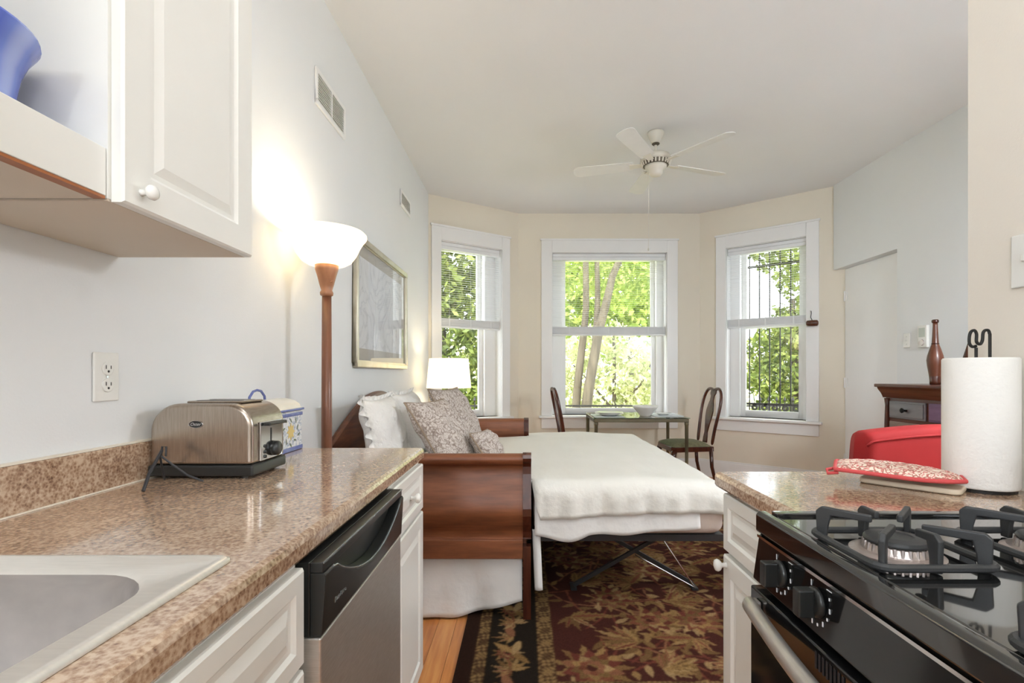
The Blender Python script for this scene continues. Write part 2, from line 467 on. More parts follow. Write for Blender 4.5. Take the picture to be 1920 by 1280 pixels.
def baseboard(name, p0, p1, label, h=.2):
    Mx, L = wallM(p0, p1)
    b = MB(Mx).box(0, L, -.018, -.001, 0, h - .02).box(0, L, -.012, -.001, h - .02, h)
    tag(b.build(name, M['trim']), label, 'baseboard', **S)
baseboard('baseboard_left', (-1.01, 1.9), A, 'white baseboard along the long left wall')
baseboard('baseboard_bay_left', A, B, 'white baseboard under the window by the table lamp')
baseboard('baseboard_bay_center', B, C, 'white baseboard under the window by the dining table')
baseboard('baseboard_bay_right', C, D, 'white baseboard under the barred window')
baseboard('baseboard_right', (3.07, 4.14), (3.07, 1.33), 'white baseboard behind the dresser')

# ------------------------------------------------------------------ windows
def window(name, p0, p1, o, casing, g, label, wall_label):
    Mx, L = wallM(p0, p1)
    s0, s1, z0, z1 = o['s0'], o['s1'], o['z0'], o['z1']
    c0, c1 = casing; g0, g1 = g
    base = Mx @ Vector(((s0 + s1) / 2, 0, z0))
    r = root(name, label, 'window', base, kind='structure')
    zt = 2.74
    cb = MB(Mx)
    cb.box(c0, s0, -.022, -.001, z0, zt).box(s1, c1, -.022, -.001, z0, zt).box(s0, s1, -.022, -.001, z1, zt)
    cb.box(c0 - .012, c1 + .012, -.03, -.001, zt, zt + .02)
    cb.build('casing', M['trim'], r, bevel=.003)
    MB(Mx).box(c0 - .03, c1 + .03, -.06, .06, z0 - .028, z0 - .001).build('stool', M['trim'], r, bevel=.005)
    MB(Mx).box(c0, c1, -.02, -.001, z0 - .15, z0 - .029).build('apron', M['trim'], r, bevel=.004)
    jb = MB(Mx)                                            # lining of the deep reveal
    jb.box(s0 - .02, s0 + .004, .0, .27, z0, z1).box(s1 - .004, s1 + .02, 0, .27, z0, z1).box(s0, s1, 0, .27, z1 - .004, z1 + .02).box(s0, s1, .06, .30, z0 - .03, z0)
    jb.build('jamb', M['trim'], r)
    # fixed frame that narrows the opening to the sashes
    fz0, fz1 = z0, z1
    st = .05
    fb = MB(Mx)
    fb.box(s0, g0 - st, .13, .26, fz0, fz1).box(g1 + st, s1, .13, .26, fz0, fz1)
    fb.box(g0 - st, g1 + st, .13, .26, 2.61 - .0, fz1 + .012)
    fb.build('window_frame', M['trim'], r, bevel=.003)
    zm = 1.72
    def sash(za, zb, d, bot, top):
        m = MB(Mx)
        m.box(g0 - st, g0, d, d + .035, za, zb).box(g1, g1 + st, d, d + .035, za, zb)
        m.box(g0, g1, d, d + .035, za, za + bot).box(g0, g1, d, d + .035, zb - top, zb)
        so_ = m.build('sash', M['trim'], r, bevel=.003)
        MB(Mx).box(g0 - .004, g1 + .004, d + .015, d + .019, za + bot - .004, zb - top + .004).build('pane', M['pane'], so_)
    sash(zm - .02, z1 + .005, .215, .045, .055)
    sash(z0, zm + .025, .175, .075, .045)
    return Mx, r
window('window_1', A, B, W1, (.03, 1.0), (.235, .70), 'narrow white double-hung window behind the table lamp', '')
window('window_2', B, C, W2, (.267, 1.857), (.565, 1.597), 'wide white double-hung window above the dining table', '')
window('window_3', C, D, W3, (.19, 1.218), (.46, .998), 'narrow white double-hung window with iron bars outside', '')

# ------------------------------------------------------------------ door
dr = root('door_1', 'plain white flush door recessed beside the barred window', 'door', (3.15, 4.55, 0), kind='structure')
MB().box(3.15, 3.19, 4.145, 4.94, .01, 2.215).build('door_slab', M['trim'], dr, bevel=.003)
for z in (.35, 1.1, 1.95):
    hb = MB().cyl((3.143, 4.935, z - .05), (3.143, 4.935, z + .05), .008, n=10)
    hb.box(3.1455, 3.1495, 4.90, 4.935, z - .045, z + .045)
    hb.build('hinge', M['trim'], dr)
kb = MB().lathe([(.03, 0), (.03, .006), (.012, .01), (.012, .03), (.026, .04), (.028, .052), (.02, .064), (0, .067)], (3.15, 4.20, 1.02), 20, M=Matrix.Rotation(-PI / 2, 3, 'Y'))
kb.build('door_knob', M['chrome'], dr, smooth=True)

# ================================================================== EXTERIOR
gd = MB().box(-16, 22, 6.3, 34, -.9, -.6).build('ground', M['ground'])
tag(gd, 'sunlit garden ground outside the bay windows', 'ground', **S)

def leaves(center, radii, n, size, m, parent, seed, name='foliage'):
    g = np.random.default_rng(seed)
    d = g.normal(size=(n, 3)); d /= np.linalg.norm(d, axis=1)[:, None]
    rr = g.uniform(.25, 1, n) ** .5
    P = d * rr[:, None] * np.array(radii)
    P += .12 * np.sin(P[:, ::-1] * 7) * np.array(radii)
    P += np.array(center) - np.array(parent.location)
    a = g.normal(size=(n, 3)); a /= np.linalg.norm(a, axis=1)[:, None]
    b = g.normal(size=(n, 3)); b -= a * (a * b).sum(1)[:, None]; b /= np.linalg.norm(b, axis=1)[:, None]
    sz = size * g.uniform(.6, 1.3, n)[:, None]
    V = np.stack([P - a * sz, P + b * sz * .45, P + a * sz, P - b * sz * .45], 1).reshape(-1, 3)
    me = bpy.data.meshes.new(name)
    me.vertices.add(4 * n); me.vertices.foreach_set('co', V.astype(np.float32).ravel())
    me.loops.add(4 * n); me.loops.foreach_set('vertex_index', np.arange(4 * n, dtype=np.int32))
    me.polygons.add(n); me.polygons.foreach_set('loop_start', np.arange(0, 4 * n, 4, dtype=np.int32))
    me.update(calc_edges=True); me.materials.append(m)
    o = bpy.data.objects.new(name, me); COL.objects.link(o); o.parent = parent; o['kind'] = 'stuff'
    return o
def tree(name, label, base, stems, crowns, m, seed, group=None, r0=.12):
    t = root(name, label, 'tree', base, group=group)
    for (pts, r) in stems:
        path = []
        for i in range(len(pts) - 1):
            for k in range(6):
                f = k / 6; p = Vector(pts[i]).lerp(Vector(pts[i + 1]), f)
                path.append(p + Vector((math.sin(p.z * 2.1 + seed) * .02, 0, 0)))
        path.append(Vector(pts[-1]))
        n = len(path)
        MB().tube(path, [r * (1 - .6 * i / n) for i in range(n)], 10).build('trunk', M['bark'], t, smooth=True)
    for k, (c, rad, n, size) in enumerate(crowns):
        leaves(c, rad, n, size, m, t, seed * 10 + k)
    return t
G = -.6
tree('garden_tree', 'tall garden tree with several leaning trunks behind the dining table window', (1.0, 9.4, G),
     [([(.98, 9.4, G), (.97, 9.4, .6), (1.12, 9.42, 2.4), (1.2, 9.5, 5)], .10),
      ([(1.13, 9.3, G), (1.14, 9.3, .5), (1.35, 9.3, 2.0), (1.62, 9.35, 3.0), (2.2, 9.4, 4.2)], .12),
      ([(1.30, 9.35, 1.8), (1.36, 9.5, 2.8), (1.4, 9.6, 5)], .07)],
     [((2.1, 10.4, 3.3), (1.0, .8, .8), 2600, .075), ((.4, 10.2, 3.6), (.9, .7, 1.0), 1800, .075), ((1.6, 10.0, 5.0), (2.0, 1.4, 1.2), 3500, .09)],
     M['leaf_bright'], 3)
tree('flowering_shrub', 'pale loose shrub with thin branches behind the dining table window', (2.3, 12.6, G),
     [([(2.3, 12.6, G), (2.25, 12.6, .6), (2.2, 12.6, 2.2)], .07), ([(2.28, 12.6, .2), (1.7, 12.6, .9), (1.2, 12.6, 1.4)], .035), ([(2.28, 12.6, .2), (2.9, 12.6, .9), (3.3, 12.7, 1.7)], .035)],
     [((2.0, 13.0, 1.1), (2.0, .9, 1.3), 7000, .08)], M['leaf_pale'], 4)
tree('hedge_tree', 'dense dark green tree seen through the window by the table lamp', (-1.9, 11.5, G),
     [([(-1.9, 11.5, G), (-1.9, 11.5, 3)], .13)],
     [((-1.9, 11.4, 1.6), (1.5, 1.0, 1.9), 9500, .09), ((-2.3, 11.6, 4.2), (2.0, 1.2, 1.8), 9000, .10)], M['leaf_dark'], 5)
tree('hedge_tree', 'dark leafy tree seen through the window with iron bars', (6.6, 12.2, G),
     [([(6.6, 12.2, G), (6.5, 12.2, 3)], .13)],
     [((6.9, 12.4, 1.4), (1.5, 1.0, 1.5), 8000, .09), ((7.1, 12.0, 4.2), (1.3, 1.2, 1.4), 3600, .09), ((5.3, 12.3, 4.6), (1.0, .8, .7), 1300, .09)], M['leaf_dark'], 6)
tree('background_tree', 'bright yellow-green tree far behind the flowering shrub', (3.6, 17, G),
     [([(3.6, 17, G), (3.6, 17, 4)], .16)],
     [((3.0, 17, 4.2), (3.0, 1.5, 2.6), 11000, .14)], M['leaf_bright'], 8)
tree('background_tree', 'pale sunlit tree between the dark leafy tree and the shrub', (6.0, 20.5, G),
     [([(6.0, 20.5, G), (6.0, 20.5, 2)], .12)],
     [((6.6, 20.5, 1.2), (3.2, 1.3, 2.0), 4500, .13)], M['leaf_pale'], 9)
tree('background_tree', 'pale sunlit tree far behind the tall leaning trunks', (-.5, 20.5, G), [([(-.5, 20.5, G), (-.5, 20.5, 2)], .12)], [((-1.0, 20.5, 1.4), (2.6, 1.3, 2.2), 5000, .13)], M['leaf_pale'], 19)
# garden fence of iron pickets
fr_ = root('garden_fence', 'low black iron picket fence in the garden', 'fence', (2.0, 8.6, G))
MB().box(-2.6, 6.6, 8.59, 8.61, .62, .65).box(-2.6, 6.6, 8.59, 8.61, -.4, -.37).build('rail', M['iron'], fr_)
pk = MB().cyl((0, 0, 0), (0, 0, 1.3), .012, n=6).lathe([(.0, 1.3), (.03, 1.33), (.0, 1.40)], n=6).build('picket', M['iron'], fr_, local=True)
pk.location = (-4.55, 0, 0)
for i in range(1, 66):
    if -.5 < -2.55 + i * .14 < 4.0: continue
    piece('picket', pk.data, fr_, (-4.55 + i * .14, 0, 0))

# security bars outside the right window
Mx3, L3 = wallM(C, D)
gr = root('window_grille', 'black iron security bars outside the right bay window', 'window grille', Mx3 @ Vector((.72, .32, .72)))
for k in range(6):
    s = .46 + k * .108
    MB(Mx3).cyl((s, .33, .68), (s, .33, 2.66), .007, n=8).build('bar', M['iron'], gr)
for z in (.84, 2.42):
    MB(Mx3).box(.36, 1.07, .322, .338, z - .012, z + .012).build('crossbar', M['iron'], gr)
orn = MB(Mx3)
for k in range(5):
    s = .514 + k * .108
    orn.tube([(s + .03 * math.cos(a), .33, .80 + .03 * math.sin(a)) for a in [i * PI / 6 for i in range(12)]], .006, 6, closed=True)
    orn.tube([(s + .018 * math.cos(a), .33, .80 + .018 * math.sin(a)) for a in [i * PI / 6 for i in range(12)]], .006, 6, closed=True)
orn.build('scrollwork', M['iron'], gr)
for s in (.37, 1.06):
    for z in (.82, 2.40): MB(Mx3).box(s - .012, s + .012, .275, .345, z, z + .04).build('bracket', M['iron'], gr)

# ------------------------------------------------------------------ blinds
M['blind'] = mat('white_blind', rgb(238, 239, 240), .45)
def blind(p0, p1, o, zlow, stack, label, stone=False):
    Mx, L = wallM(p0, p1)
    s0, s1 = o['s0'] + .008, o['s1'] - .008
    top = o['z1'] - .006
    ang = math.atan2(p1[1] - p0[1], p1[0] - p0[0])
    loc = Mx @ Vector(((s0 + s1) / 2, .045, zlow))
    r = root('window_blind', label, 'blind', loc, rz=ang)
    W = (s1 - s0) / 2; hz = top - zlow
    def lb(): return MB()
    lb().box(-W, W, -.02, .02, hz - .035, hz).build('headrail', M['blind'], r, local=True, bevel=.003)
    lb().box(-W, W, -.022, .022, hz - .075, hz - .037).build('valance', M['blind'], r, local=True, bevel=.003)
    n = int((hz - .09 - stack) / .024)
    sl_ = MB(Matrix.Rotation(math.radians(5), 4, 'X')).box(-W, W, -.0125, .0125, -.0006, .0006).build('slat', M['blind'], r, local=True)
    sl_.location = (0, 0, stack + .012)
    for i in range(1, n):
        q = piece('slat', sl_.data, r, (0, 0, stack + .012 + i * .024))
    bt = lb()
    k = int(stack / .007)
    for i in range(3, k):
        bt.box(-W, W, -.013 - .002 * (i % 2), .013 + .002 * (i % 2), i * .007 + .001, i * .007 + .0065)
    bt.build('slat_stack', M['blind'], r, local=True)
    lb().box(-W, W, -.014, .014, 0, .02).build('bottom_rail', M['blind'], r, local=True, bevel=.003)
    for x in (-W * .7, 0, W * .7):
        lb().box(x - .008, x + .008, -.0165, -.0155, .0, stack).cyl((x, -.0135, 0), (x, -.0135, hz - .04), .0012, n=5).build('ladder_tape', M['blind'], r, local=True)
    return r
blind(A, B, W1, 1.685, .10, 'white mini blind half raised in the window behind the table lamp')
blind(B, C, W2, 1.635, .105, 'wide white mini blind half raised above the dining table')
blind(C, D, W3, 1.70, .10, 'white mini blind half raised in the window with iron bars')

# dark tassel-like weight hanging by the right window
hg = root('cord_weight', 'small dark brown oval cord weight hanging on the right window casing', 'ornament', Mx3 @ Vector((1.16, -.03, 1.67)))
MB(Mx3).lathe([(0, -.056), (.018, -.054), (.030, -.044), (.032, 0), (.030, .044), (.018, .054), (0, .056)], (1.165, -.055, 1.70), 20, M=Matrix.Rotation(PI / 2, 3, 'Y')).build('weight', M['dark_wood'], hg, smooth=True)
MB(Mx3).tube([(1.165, -.05, 1.725), (1.15, -.05, 1.76), (1.155, -.048, 1.80), (1.15, -.03, 1.83)], .004, 6).build('cord', M['dark_metal'], hg)
MB(Mx3).cyl((1.15, -.052, 1.828), (1.15, -.0225, 1.828), .005, n=8).build('hook', M['chrome'], hg)

# ================================================================== KITCHEN
def front_panel(origin, w, h, face, th=.019, inset=.05):
    """raised-panel door/drawer front; origin = corner at low y, low z; face +1 looks to +X, -1 to -X"""
    b = MB()
    x0, y0, z0 = origin
    def P(u, v, d): return (x0 + face * (th + d), y0 + u, z0 + v)
    rings = [(0, -th), (0, -.004), (.004, 0), (inset, 0), (inset + .007, -.006), (inset + .016, -.006), (inset + .034, -.0005)]
    vs = []
    for (i, d) in rings:
        vs += [P(i, i, d), P(w - i, i, d), P(w - i, h - i, d), P(i, h - i, d)]
    fs = [[0, 3, 2, 1]]
    for k in range(len(rings) - 1):
        for q in range(4):
            r = (q + 1) % 4
            fs.append([k * 4 + q, k * 4 + r, (k + 1) * 4 + r, (k + 1) * 4 + q])
    n = (len(rings) - 1) * 4
    fs.append([n, n + 1, n + 2, n + 3])
    b.add(vs, fs); return b
def knob(b_name, p, face, parent, m=None, s=1.0):
    Mr = Matrix.Rotation(face * PI / 2, 3, 'Y')
    pr = [(.008, 0), (.0065, .004), (.006, .012), (.014, .018), (.0165, .024), (.014, .030), (.006, .033), (0, .0335)]
    return MB().lathe([(r * s, z * s) for r, z in pr], p, 18, M=Mr).build(b_name, m or M['ceramic'], parent, smooth=True)

def base_cabinet(name, label, y0, y1, xb, xf, face, layout, group=None):
    """xb back, xf face-frame front; layout: list of (kind, z0, z1, knob_y_fraction or None)"""
    r = root(name, label, 'cabinet', ((xb + xf) / 2, (y0 + y1) / 2, 0), group=group)
    lo, hi = min(xb, xf), max(xb, xf)
    bd = MB().box(lo, hi, y0, y1, .10, .872) if name != 'sink_cabinet' else MB().box(lo, hi, y0, y1, .10, .72).box(hi - .025, hi, y0, y1, .72, .872).box(lo, hi - .025, y0, y0 + .018, .72, .872).box(lo, hi - .025, y1 - .018, y1, .72, .872)
    bd.build('body', M['cab'], r)
    t0, t1 = (lo, hi - .06) if face > 0 else (lo + .06, hi)
    MB().box(t0, t1, y0, y1, 0, .10).build('toe_kick', M['cab'], r)
    for (kind, z0, z1, ky, kz) in layout:
        f = front_panel((xf + face * .0005, y0 + .006, z0), y1 - y0 - .012, z1 - z0, face, inset=.032 if kind == 'drawer' else .05)
        d = f.build(kind, M['cab'], r)
        if ky is not None:
            knob('knob', (xf + face * .0195, y0 + ky * (y1 - y0), kz), face, d)
    return r
XF = -.392            # left cabinet face frame
base_cabinet('sink_cabinet', 'white sink base cabinet with drawer-style false front', -.10, .853, -.985, XF, 1,
             [('drawer', .70, .862, None, 0), ('door', .115, .69, None, 0)])
base_cabinet('base_cabinet', 'white base cabinet at the far end of the sink counter, behind the camera', -1.2, -.105, -.985, XF, 1,
             [('drawer', .70, .862, .5, .78), ('door', .115, .69, .9, .62)])
base_cabinet('end_cabinet', 'narrow white base cabinet between dishwasher and daybed', 1.425, 1.835, -.985, XF, 1,
             [('drawer', .70, .862, .5, .785), ('door', .115, .69, None, 0)])

# countertop left (hole for the sink)
XC = -.376; CT = .914; CB = .874
ct = root('countertop', 'brown speckled laminate countertop with backsplash beside the sink', 'countertop', (-.69, .6, CB))
sx0, sx1, sy0, sy1 = -.905, -.455, .0, .725
cb = MB()
rn = .012
cb.box(-1.009, XC - rn, sy1, 1.86, CB, CT).box(-1.009, XC - rn, -1.2, sy0, CB, CT).box(-1.009, sx0, sy0, sy1, CB, CT).box(sx1, XC - rn, sy0, sy1, CB, CT)
nose = [(XC - rn, CB), (XC - .004, CB), (XC, CB + .006), (XC, CT - .012), (XC - .0035, CT - .0035), (XC - rn, CT)]
cb.prism(nose, 'Y', -1.2, 1.86)
cb.build('worktop', M['granite'], ct)
MB().box(-1.0095, -.99, -1.2, 1.86, CT + .0005, 1.012).build('backsplash', M['granite'], ct, bevel=.003)
M['caulk'] = mat('cream_caulk', rgb(240, 230, 212), .5)
MB().box(-1.0095, -.991, -1.2, 1.86, 1.0125, 1.016).box(-.9899, -.986, -1.2, 1.86, CT + .0003, CT + .003).build('caulk_line', M['caulk'], ct)

# sink
sk = root('kitchen_sink', 'stainless steel drop-in kitchen sink set in the brown counter', 'sink', (-.68, .36, .72))
def rrect(x0, x1, y0, y1, r, n=8):
    pts = []
    for cx, cy, a0 in ((x1 - r, y1 - r, 0), (x0 + r, y1 - r, PI / 2), (x0 + r, y0 + r, PI), (x1 - r, y0 + r, 1.5 * PI)):
        for k in range(n + 1):
            a = a0 + k / n * PI / 2; pts.append((cx + r * math.cos(a), cy + r * math.sin(a)))
    return pts
loops = [(rrect(-.925, -.432, -.02, .748, .02), CT + .0005), (rrect(-.925, -.432, -.02, .748, .02), CT + .004), (rrect(-.921, -.436, -.016, .744, .018), CT + .007), (rrect(-.912, -.446, -.006, .734, .018), CT + .007),
         (rrect(-.908, -.450, -.002, .730, .018), CT + .0035), (rrect(-.890, -.478, .02, .704, .11), CT + .0035), (rrect(-.884, -.484, .026, .698, .105), CT - .004), (rrect(-.879, -.489, .031, .693, .10), CT - .02),
         (rrect(-.869, -.499, .041, .683, .09), .755), (rrect(-.852, -.516, .058, .666, .08), .742), (rrect(-.72, -.67, .33, .38, .02), .738)]
M['basin_steel'] = mat('basin_steel', rgb(176, 170, 166), .38, .7, c2=rgb(164, 159, 155), nscale=20, stretch=(1, 10, 1))
n = len(loops[0][0])
for nm, part, m_ in (('rim', loops[:7], 'sink_steel'), ('basin', loops[6:], 'basin_steel')):
    vs = [(x, y, z) for pts, z in part for x, y in pts]; fs = []
    for k in range(len(part) - 1):
        for i in range(n):
            j = (i + 1) % n; fs.append([k * n + i, k * n + j, (k + 1) * n + j, (k + 1) * n + i])
    if nm == 'basin': fs.append([(len(part) - 1) * n + i for i in range(n)])
    MB().add(vs, fs).build(nm, M[m_], sk, smooth=True)
MB().lathe([(.0, .0), (.045, .0), (.045, .004), (.036, .006), (.03, .003), (0, .003)], (-.695, .355, .7385), 24).build('drain', M['chrome'], sk, smooth=True)

# dishwasher
dw = root('dishwasher', 'stainless dishwasher with black control panel under the brown counter', 'dishwasher', (-.68, 1.14, 0))
y0, y1 = .862, 1.418
MB().box(-.98, -.40, y0, y1, .10, .866).build('tub', M['black_plastic'], dw)
MB().box(-.98, -.44, y0, y1, .0, .10).build('toe_panel', M['black_plastic'], dw)
M['dw_side'] = mat('dishwasher_door_edge', rgb(190, 190, 188), .4, .3)
MB().box(-.3995, -.352, y0 + .002, y1 - .002, .105, .7335).build('door_panel', M['steel'], dw, bevel=.004)
# control panel with a curved grip recess
pan = MB()
n = 24
def arc(t): return .8455 - .070 * math.sin(PI * min(max((t - .10) / .86, 0), 1)) ** .8
pan.box(-.3995, -.372, y0 + .002, y1 - .002, .735, .864)
vs = []; fs = []
for i in range(n + 1):
    t = i / n; y = y0 + .002 + t * (y1 - y0 - .004); zt = arc(t)
    vs += [(-.3715, y, .735), (-.350, y, .739), (-.344, y, zt - .006), (-.347, y, zt), (-.3715, y, zt)]
for i in range(n):
    for k in range(5):
        l = (k + 1) % 5
        fs.append([i * 5 + k, i * 5 + l, (i + 1) * 5 + l, (i + 1) * 5 + k])
fs += [[0, 1, 2, 3, 4], [n * 5 + k for k in range(5)][::-1]]
pan.add(vs, fs)
pan.box(-.3715, -.349, y0 + .002, y1 - .002, .846, .864)
pan.build('control_panel', M['black_plastic'], dw, bevel=.0015)
M['grip'] = mat('grip_trim_grey', rgb(150, 158, 160), .25, .5)
MB().tube([(-.3455, y0 + .04 + (y1 - y0 - .08) * i / 24, arc(.12 * 0 + (.04 / (y1 - y0)) + (1 - .08 / (y1 - y0)) * i / 24) - .001) for i in range(25)], .0018, 6).build('grip_edge', M['grip'], dw)
MB().box(-.3495, -.3475, y0 + .004, y1 - .004, .8615, .8645).build('top_edge', M['grip'], dw)
wm = MB()
for i in range(7):
    yy = .915 + i * .0085
    wm.box(-.3478, -.3466, yy, yy + .0055, .7725 + (i % 2) * .001, .779 + (i % 3 == 0) * .003)
wm.build('wordmark', M['grip'], dw)

# upper cabinets
uc = root('wall_cabinet', 'white upper cabinet with raised-panel door beside the floor lamp', 'cabinet', (-.85, 1.04, 1.478))
MB().box(-1.009, -.696, .8355, 1.245, 1.482, 2.45).build('body', M['cab'], uc)
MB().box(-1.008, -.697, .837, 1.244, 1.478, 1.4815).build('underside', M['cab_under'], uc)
d_ = front_panel((-.6955, .842, 1.478), .400, .965, 1, .02, .062).build('door', M['cab'], uc)
knob('knob', (-.6755, .882, 1.508), 1, d_, s=.82)
oc = root('open_shelf', 'white open wall shelf unit holding the blue bowl', 'shelf', (-.86, .45, 1.478))
MB().box(-1.009, -.716, .05, .83, 1.535, 1.553).build('shelf_board', M['cab'], oc)
MB().box(-.7155, -.697, .05, .834, 1.485, 1.565).build('front_rail', M['cab'], oc, bevel=.002)
MB().box(-.7165, -.6975, .05, .832, 1.480, 1.4845).build('raw_edge', M['raw_edge'], oc)
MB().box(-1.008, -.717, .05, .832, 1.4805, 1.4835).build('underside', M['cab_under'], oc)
MB().box(-1.009, -.697, .03, .049, 1.478, 2.45).build('side_panel', M['cab'], oc)
MB().box(-1.009, -1.003, .05, .834, 1.554, 2.43).build('back_panel', M['wall_white'], oc)
MB().box(-1.009, -.697, .05, .834, 2.431, 2.45).build('top_board', M['cab'], oc)

bw = MB().lathe([(0, 0), (.085, 0), (.096, .006), (.102, .05), (.108, .09), (.118, .118), (.130, .138), (.1295, .142), (.126, .142), (.115, .121), (.102, .09), (.096, .05), (.09, .014), (0, .012)], (0, 0, 0), 48).build('flared_bowl', M['bowl_blue'], smooth=True)
bw.location = (-.852, .696, 1.5535)
tag(bw, 'periwinkle blue glazed flared bowl on the open wall shelf', 'bowl')

# wall outlet
def plate_outlet(loc):
    r = root('wall_outlet', 'white duplex wall outlet above the backsplash', 'outlet', loc)
    x, y, z = loc
    MB().box(x, x + .006, y - .036, y + .036, z - .0585, z + .0585).build('cover_plate', M['plastic_white'], r, bevel=.003)
    for dz in (-.02, .02):
        rc = MB().lathe([(0, 0), (.0165, 0), (.0165, .003), (.015, .0035), (0, .0035)], (x + .006, y, z + dz), 20, sy=1.0, M=Matrix.Rotation(PI / 2, 3, 'Y')).build('receptacle', M['plastic_white'], r)
        MB().box(x + .0096, x + .0102, y - .008, y - .006, z + dz - .001, z + dz + .008).box(x + .0096, x + .0102, y + .006, y + .008, z + dz - .001, z + dz + .007).cyl((x + .0096, y, z + dz - .007), (x + .0102, y, z + dz - .007), .003, n=8).build('slot', M['slot'], rc)
    MB().cyl((x + .006, y, z), (x + .0075, y, z), .003, n=10).build('screw', M['chrome'], r)
plate_outlet((-1.0095, 1.203, 1.182))

# ------------------------------------------------------------------ toaster
tz = CT
TX0, TX1, TY0, TY1 = -.985, -.716, 1.312, 1.492
to = root('toaster', 'brushed steel toaster with black base standing by the backsplash', 'toaster', ((TX0 + TX1) / 2, (TY0 + TY1) / 2, tz))
MB().box(TX0 - .003, TX1 + .004, TY0 - .003, TY1 + .003, tz + .006, tz + .036).build('base', M['black_plastic'], to, bevel=.006)
def tprof(inset=0.0, top=.197):
    x0, x1, z0, z1 = TX0 + inset, TX1 - inset, tz + .034, tz + top - inset
    pts = [(x0, z0), (x1, z0)]
    r = .062
    for k in range(9):
        a = k / 8 * PI / 2; pts.append((x1 - r + r * math.cos(a), z1 - r + r * math.sin(a)))
    r = .075
    for k in range(9):
        a = PI / 2 + k / 8 * PI / 2; pts.append((x0 + r + r * math.cos(a), z1 - r + r * math.sin(a)))
    return pts
M['toast_steel'] = mat('toaster_steel', rgb(186, 174, 162), .26, 1.0, c2=rgb(166, 154, 142), nscale=40, stretch=(12, 1, .6))
MB().prism(tprof(), 'Y', TY0, TY1).build('shell', M['toast_steel'], to, bevel=.012, seg=4)
sl2 = MB()
sl2.box(TX0 + .075, TX1 - .045, TY0 + .035, TY1 - .035, tz + .196, tz + .202)
slo = sl2.build('slot_deck', M['toast_steel'], to, bevel=.003)
for yy in (TY0 + .062, TY1 - .062):
    MB().box(TX0 + .09, TX1 - .06, yy - .009, yy + .009, tz + .2021, tz + .2029).build('bread_slot', M['black_plastic'], slo)
# end panel with lever, dial and buttons
epn = MB().box(TX1, TX1 + .005, TY0 + .035, TY1 - .025, tz + .04, tz + .145).build('end_panel', M['chrome'], to, bevel=.002)
MB().box(TX1 + .005, TX1 + .026, TY0 + .045, TY1 - .038, tz + .134, tz + .143).build('lever', M['black_plastic'], epn, bevel=.003)
MB().box(TX1 + .0052, TX1 + .0062, TY0 + .088, TY0 + .092, tz + .075, tz + .125).build('lever_track', M['black_plastic'], epn)
MB().lathe([(.0, 0), (.021, 0), (.0205, .012), (.018, .016), (0, .016)], (TX1 + .005, TY0 + .105, tz + .066), 24, M=Matrix.Rotation(PI / 2, 3, 'Y')).build('dial', M['black_plastic'], epn, smooth=True)
for k, (dy, dz) in enumerate(((.058, .078), (.058, .062), (.058, .05))):
    MB().lathe([(.0, 0), (.005, 0), (.0045, .003), (0, .0035)], (TX1 + .005, TY0 + dy, tz + dz), 12, M=Matrix.Rotation(PI / 2, 3, 'Y')).build('button', M['black_plastic'], epn)
for dx, dy in ((TX0 + .03, TY0 + .02), (TX1 - .03, TY0 + .02), (TX0 + .03, TY1 - .02), (TX1 - .03, TY1 - .02)):
    MB().cyl((dx, dy, tz + .0005), (dx, dy, tz + .0065), .009, n=12).build('foot', M['black_plastic'], to)
lg = MB().lathe([(0, 0), (.018, 0), (.018, .0012), (.0168, .0016), (0, .0016)], (-.862, TY0 - .0002, tz + .143), 28, sx=1.0, sy=.52, M=Matrix.Rotation(PI / 2, 3, 'X')).build('badge', M['black_plastic'], to)
MB().tube([(-.862 +   .018 * math.cos(a), TY0 - .0012, tz + .143 + .0095 * math.sin(a)) for a in [i * PI / 14 for i in range(28)]], .0008, 6, closed=True).build('badge_rim', M['chrome'], lg)
fc = bpy.data.curves.new('badge_text', 'FONT'); fc.body = 'Oster'; fc.size = .0115; fc.align_x = 'CENTER'; fc.align_y = 'CENTER'; fc.shear = .25; fc.extrude = .0002
fo = bpy.data.objects.new('tmp_text', fc); COL.objects.link(fo)
bpy.context.view_layer.update()
tm = bpy.data.meshes.new_from_object(fo.evaluated_get(bpy.context.evaluated_depsgraph_get()))
bpy.data.objects.remove(fo)
tm.materials.clear(); tm.materials.append(M['chrome'])
bt = bpy.data.objects.new('badge_lettering', tm); COL.objects.link(bt); bt.parent = lg
bt.location = Vector((-.862, TY0 - .0021, tz + .143)) - to.location; bt.rotation_euler = (PI / 2, 0, 0)

# small wire easel in front of the toaster
ez = root('wire_easel', 'small dark wire easel leaning in front of the toaster', 'stand', (-.88, 1.22, CT))
MB().tube([(-.884, 1.160, CT + .004), (-.893, 1.19, CT + .038), (-.915, 1.262, CT + .082)], .0038, 8).build('leg', M['dark_metal'], ez)
MB().tube([(-.911, 1.250, CT + .072), (-.88, 1.256, CT + .045), (-.85, 1.262, CT + .020), (-.816, 1.270, CT + .0035)], .0026, 8).build('leg', M['dark_metal'], ez)
MB().tube([(-.911, 1.250, CT + .072), (-.925, 1.278, CT + .03), (-.93, 1.292, CT + .003)], .0026, 8).build('leg', M['dark_metal'], ez)
MB().tube([(-.917, 1.262, CT + .068), (-.914, 1.262, CT + .092), (-.904, 1.262, CT + .092), (-.905, 1.262, CT + .068)], .0024, 6).build('loop', M['dark_metal'], ez)

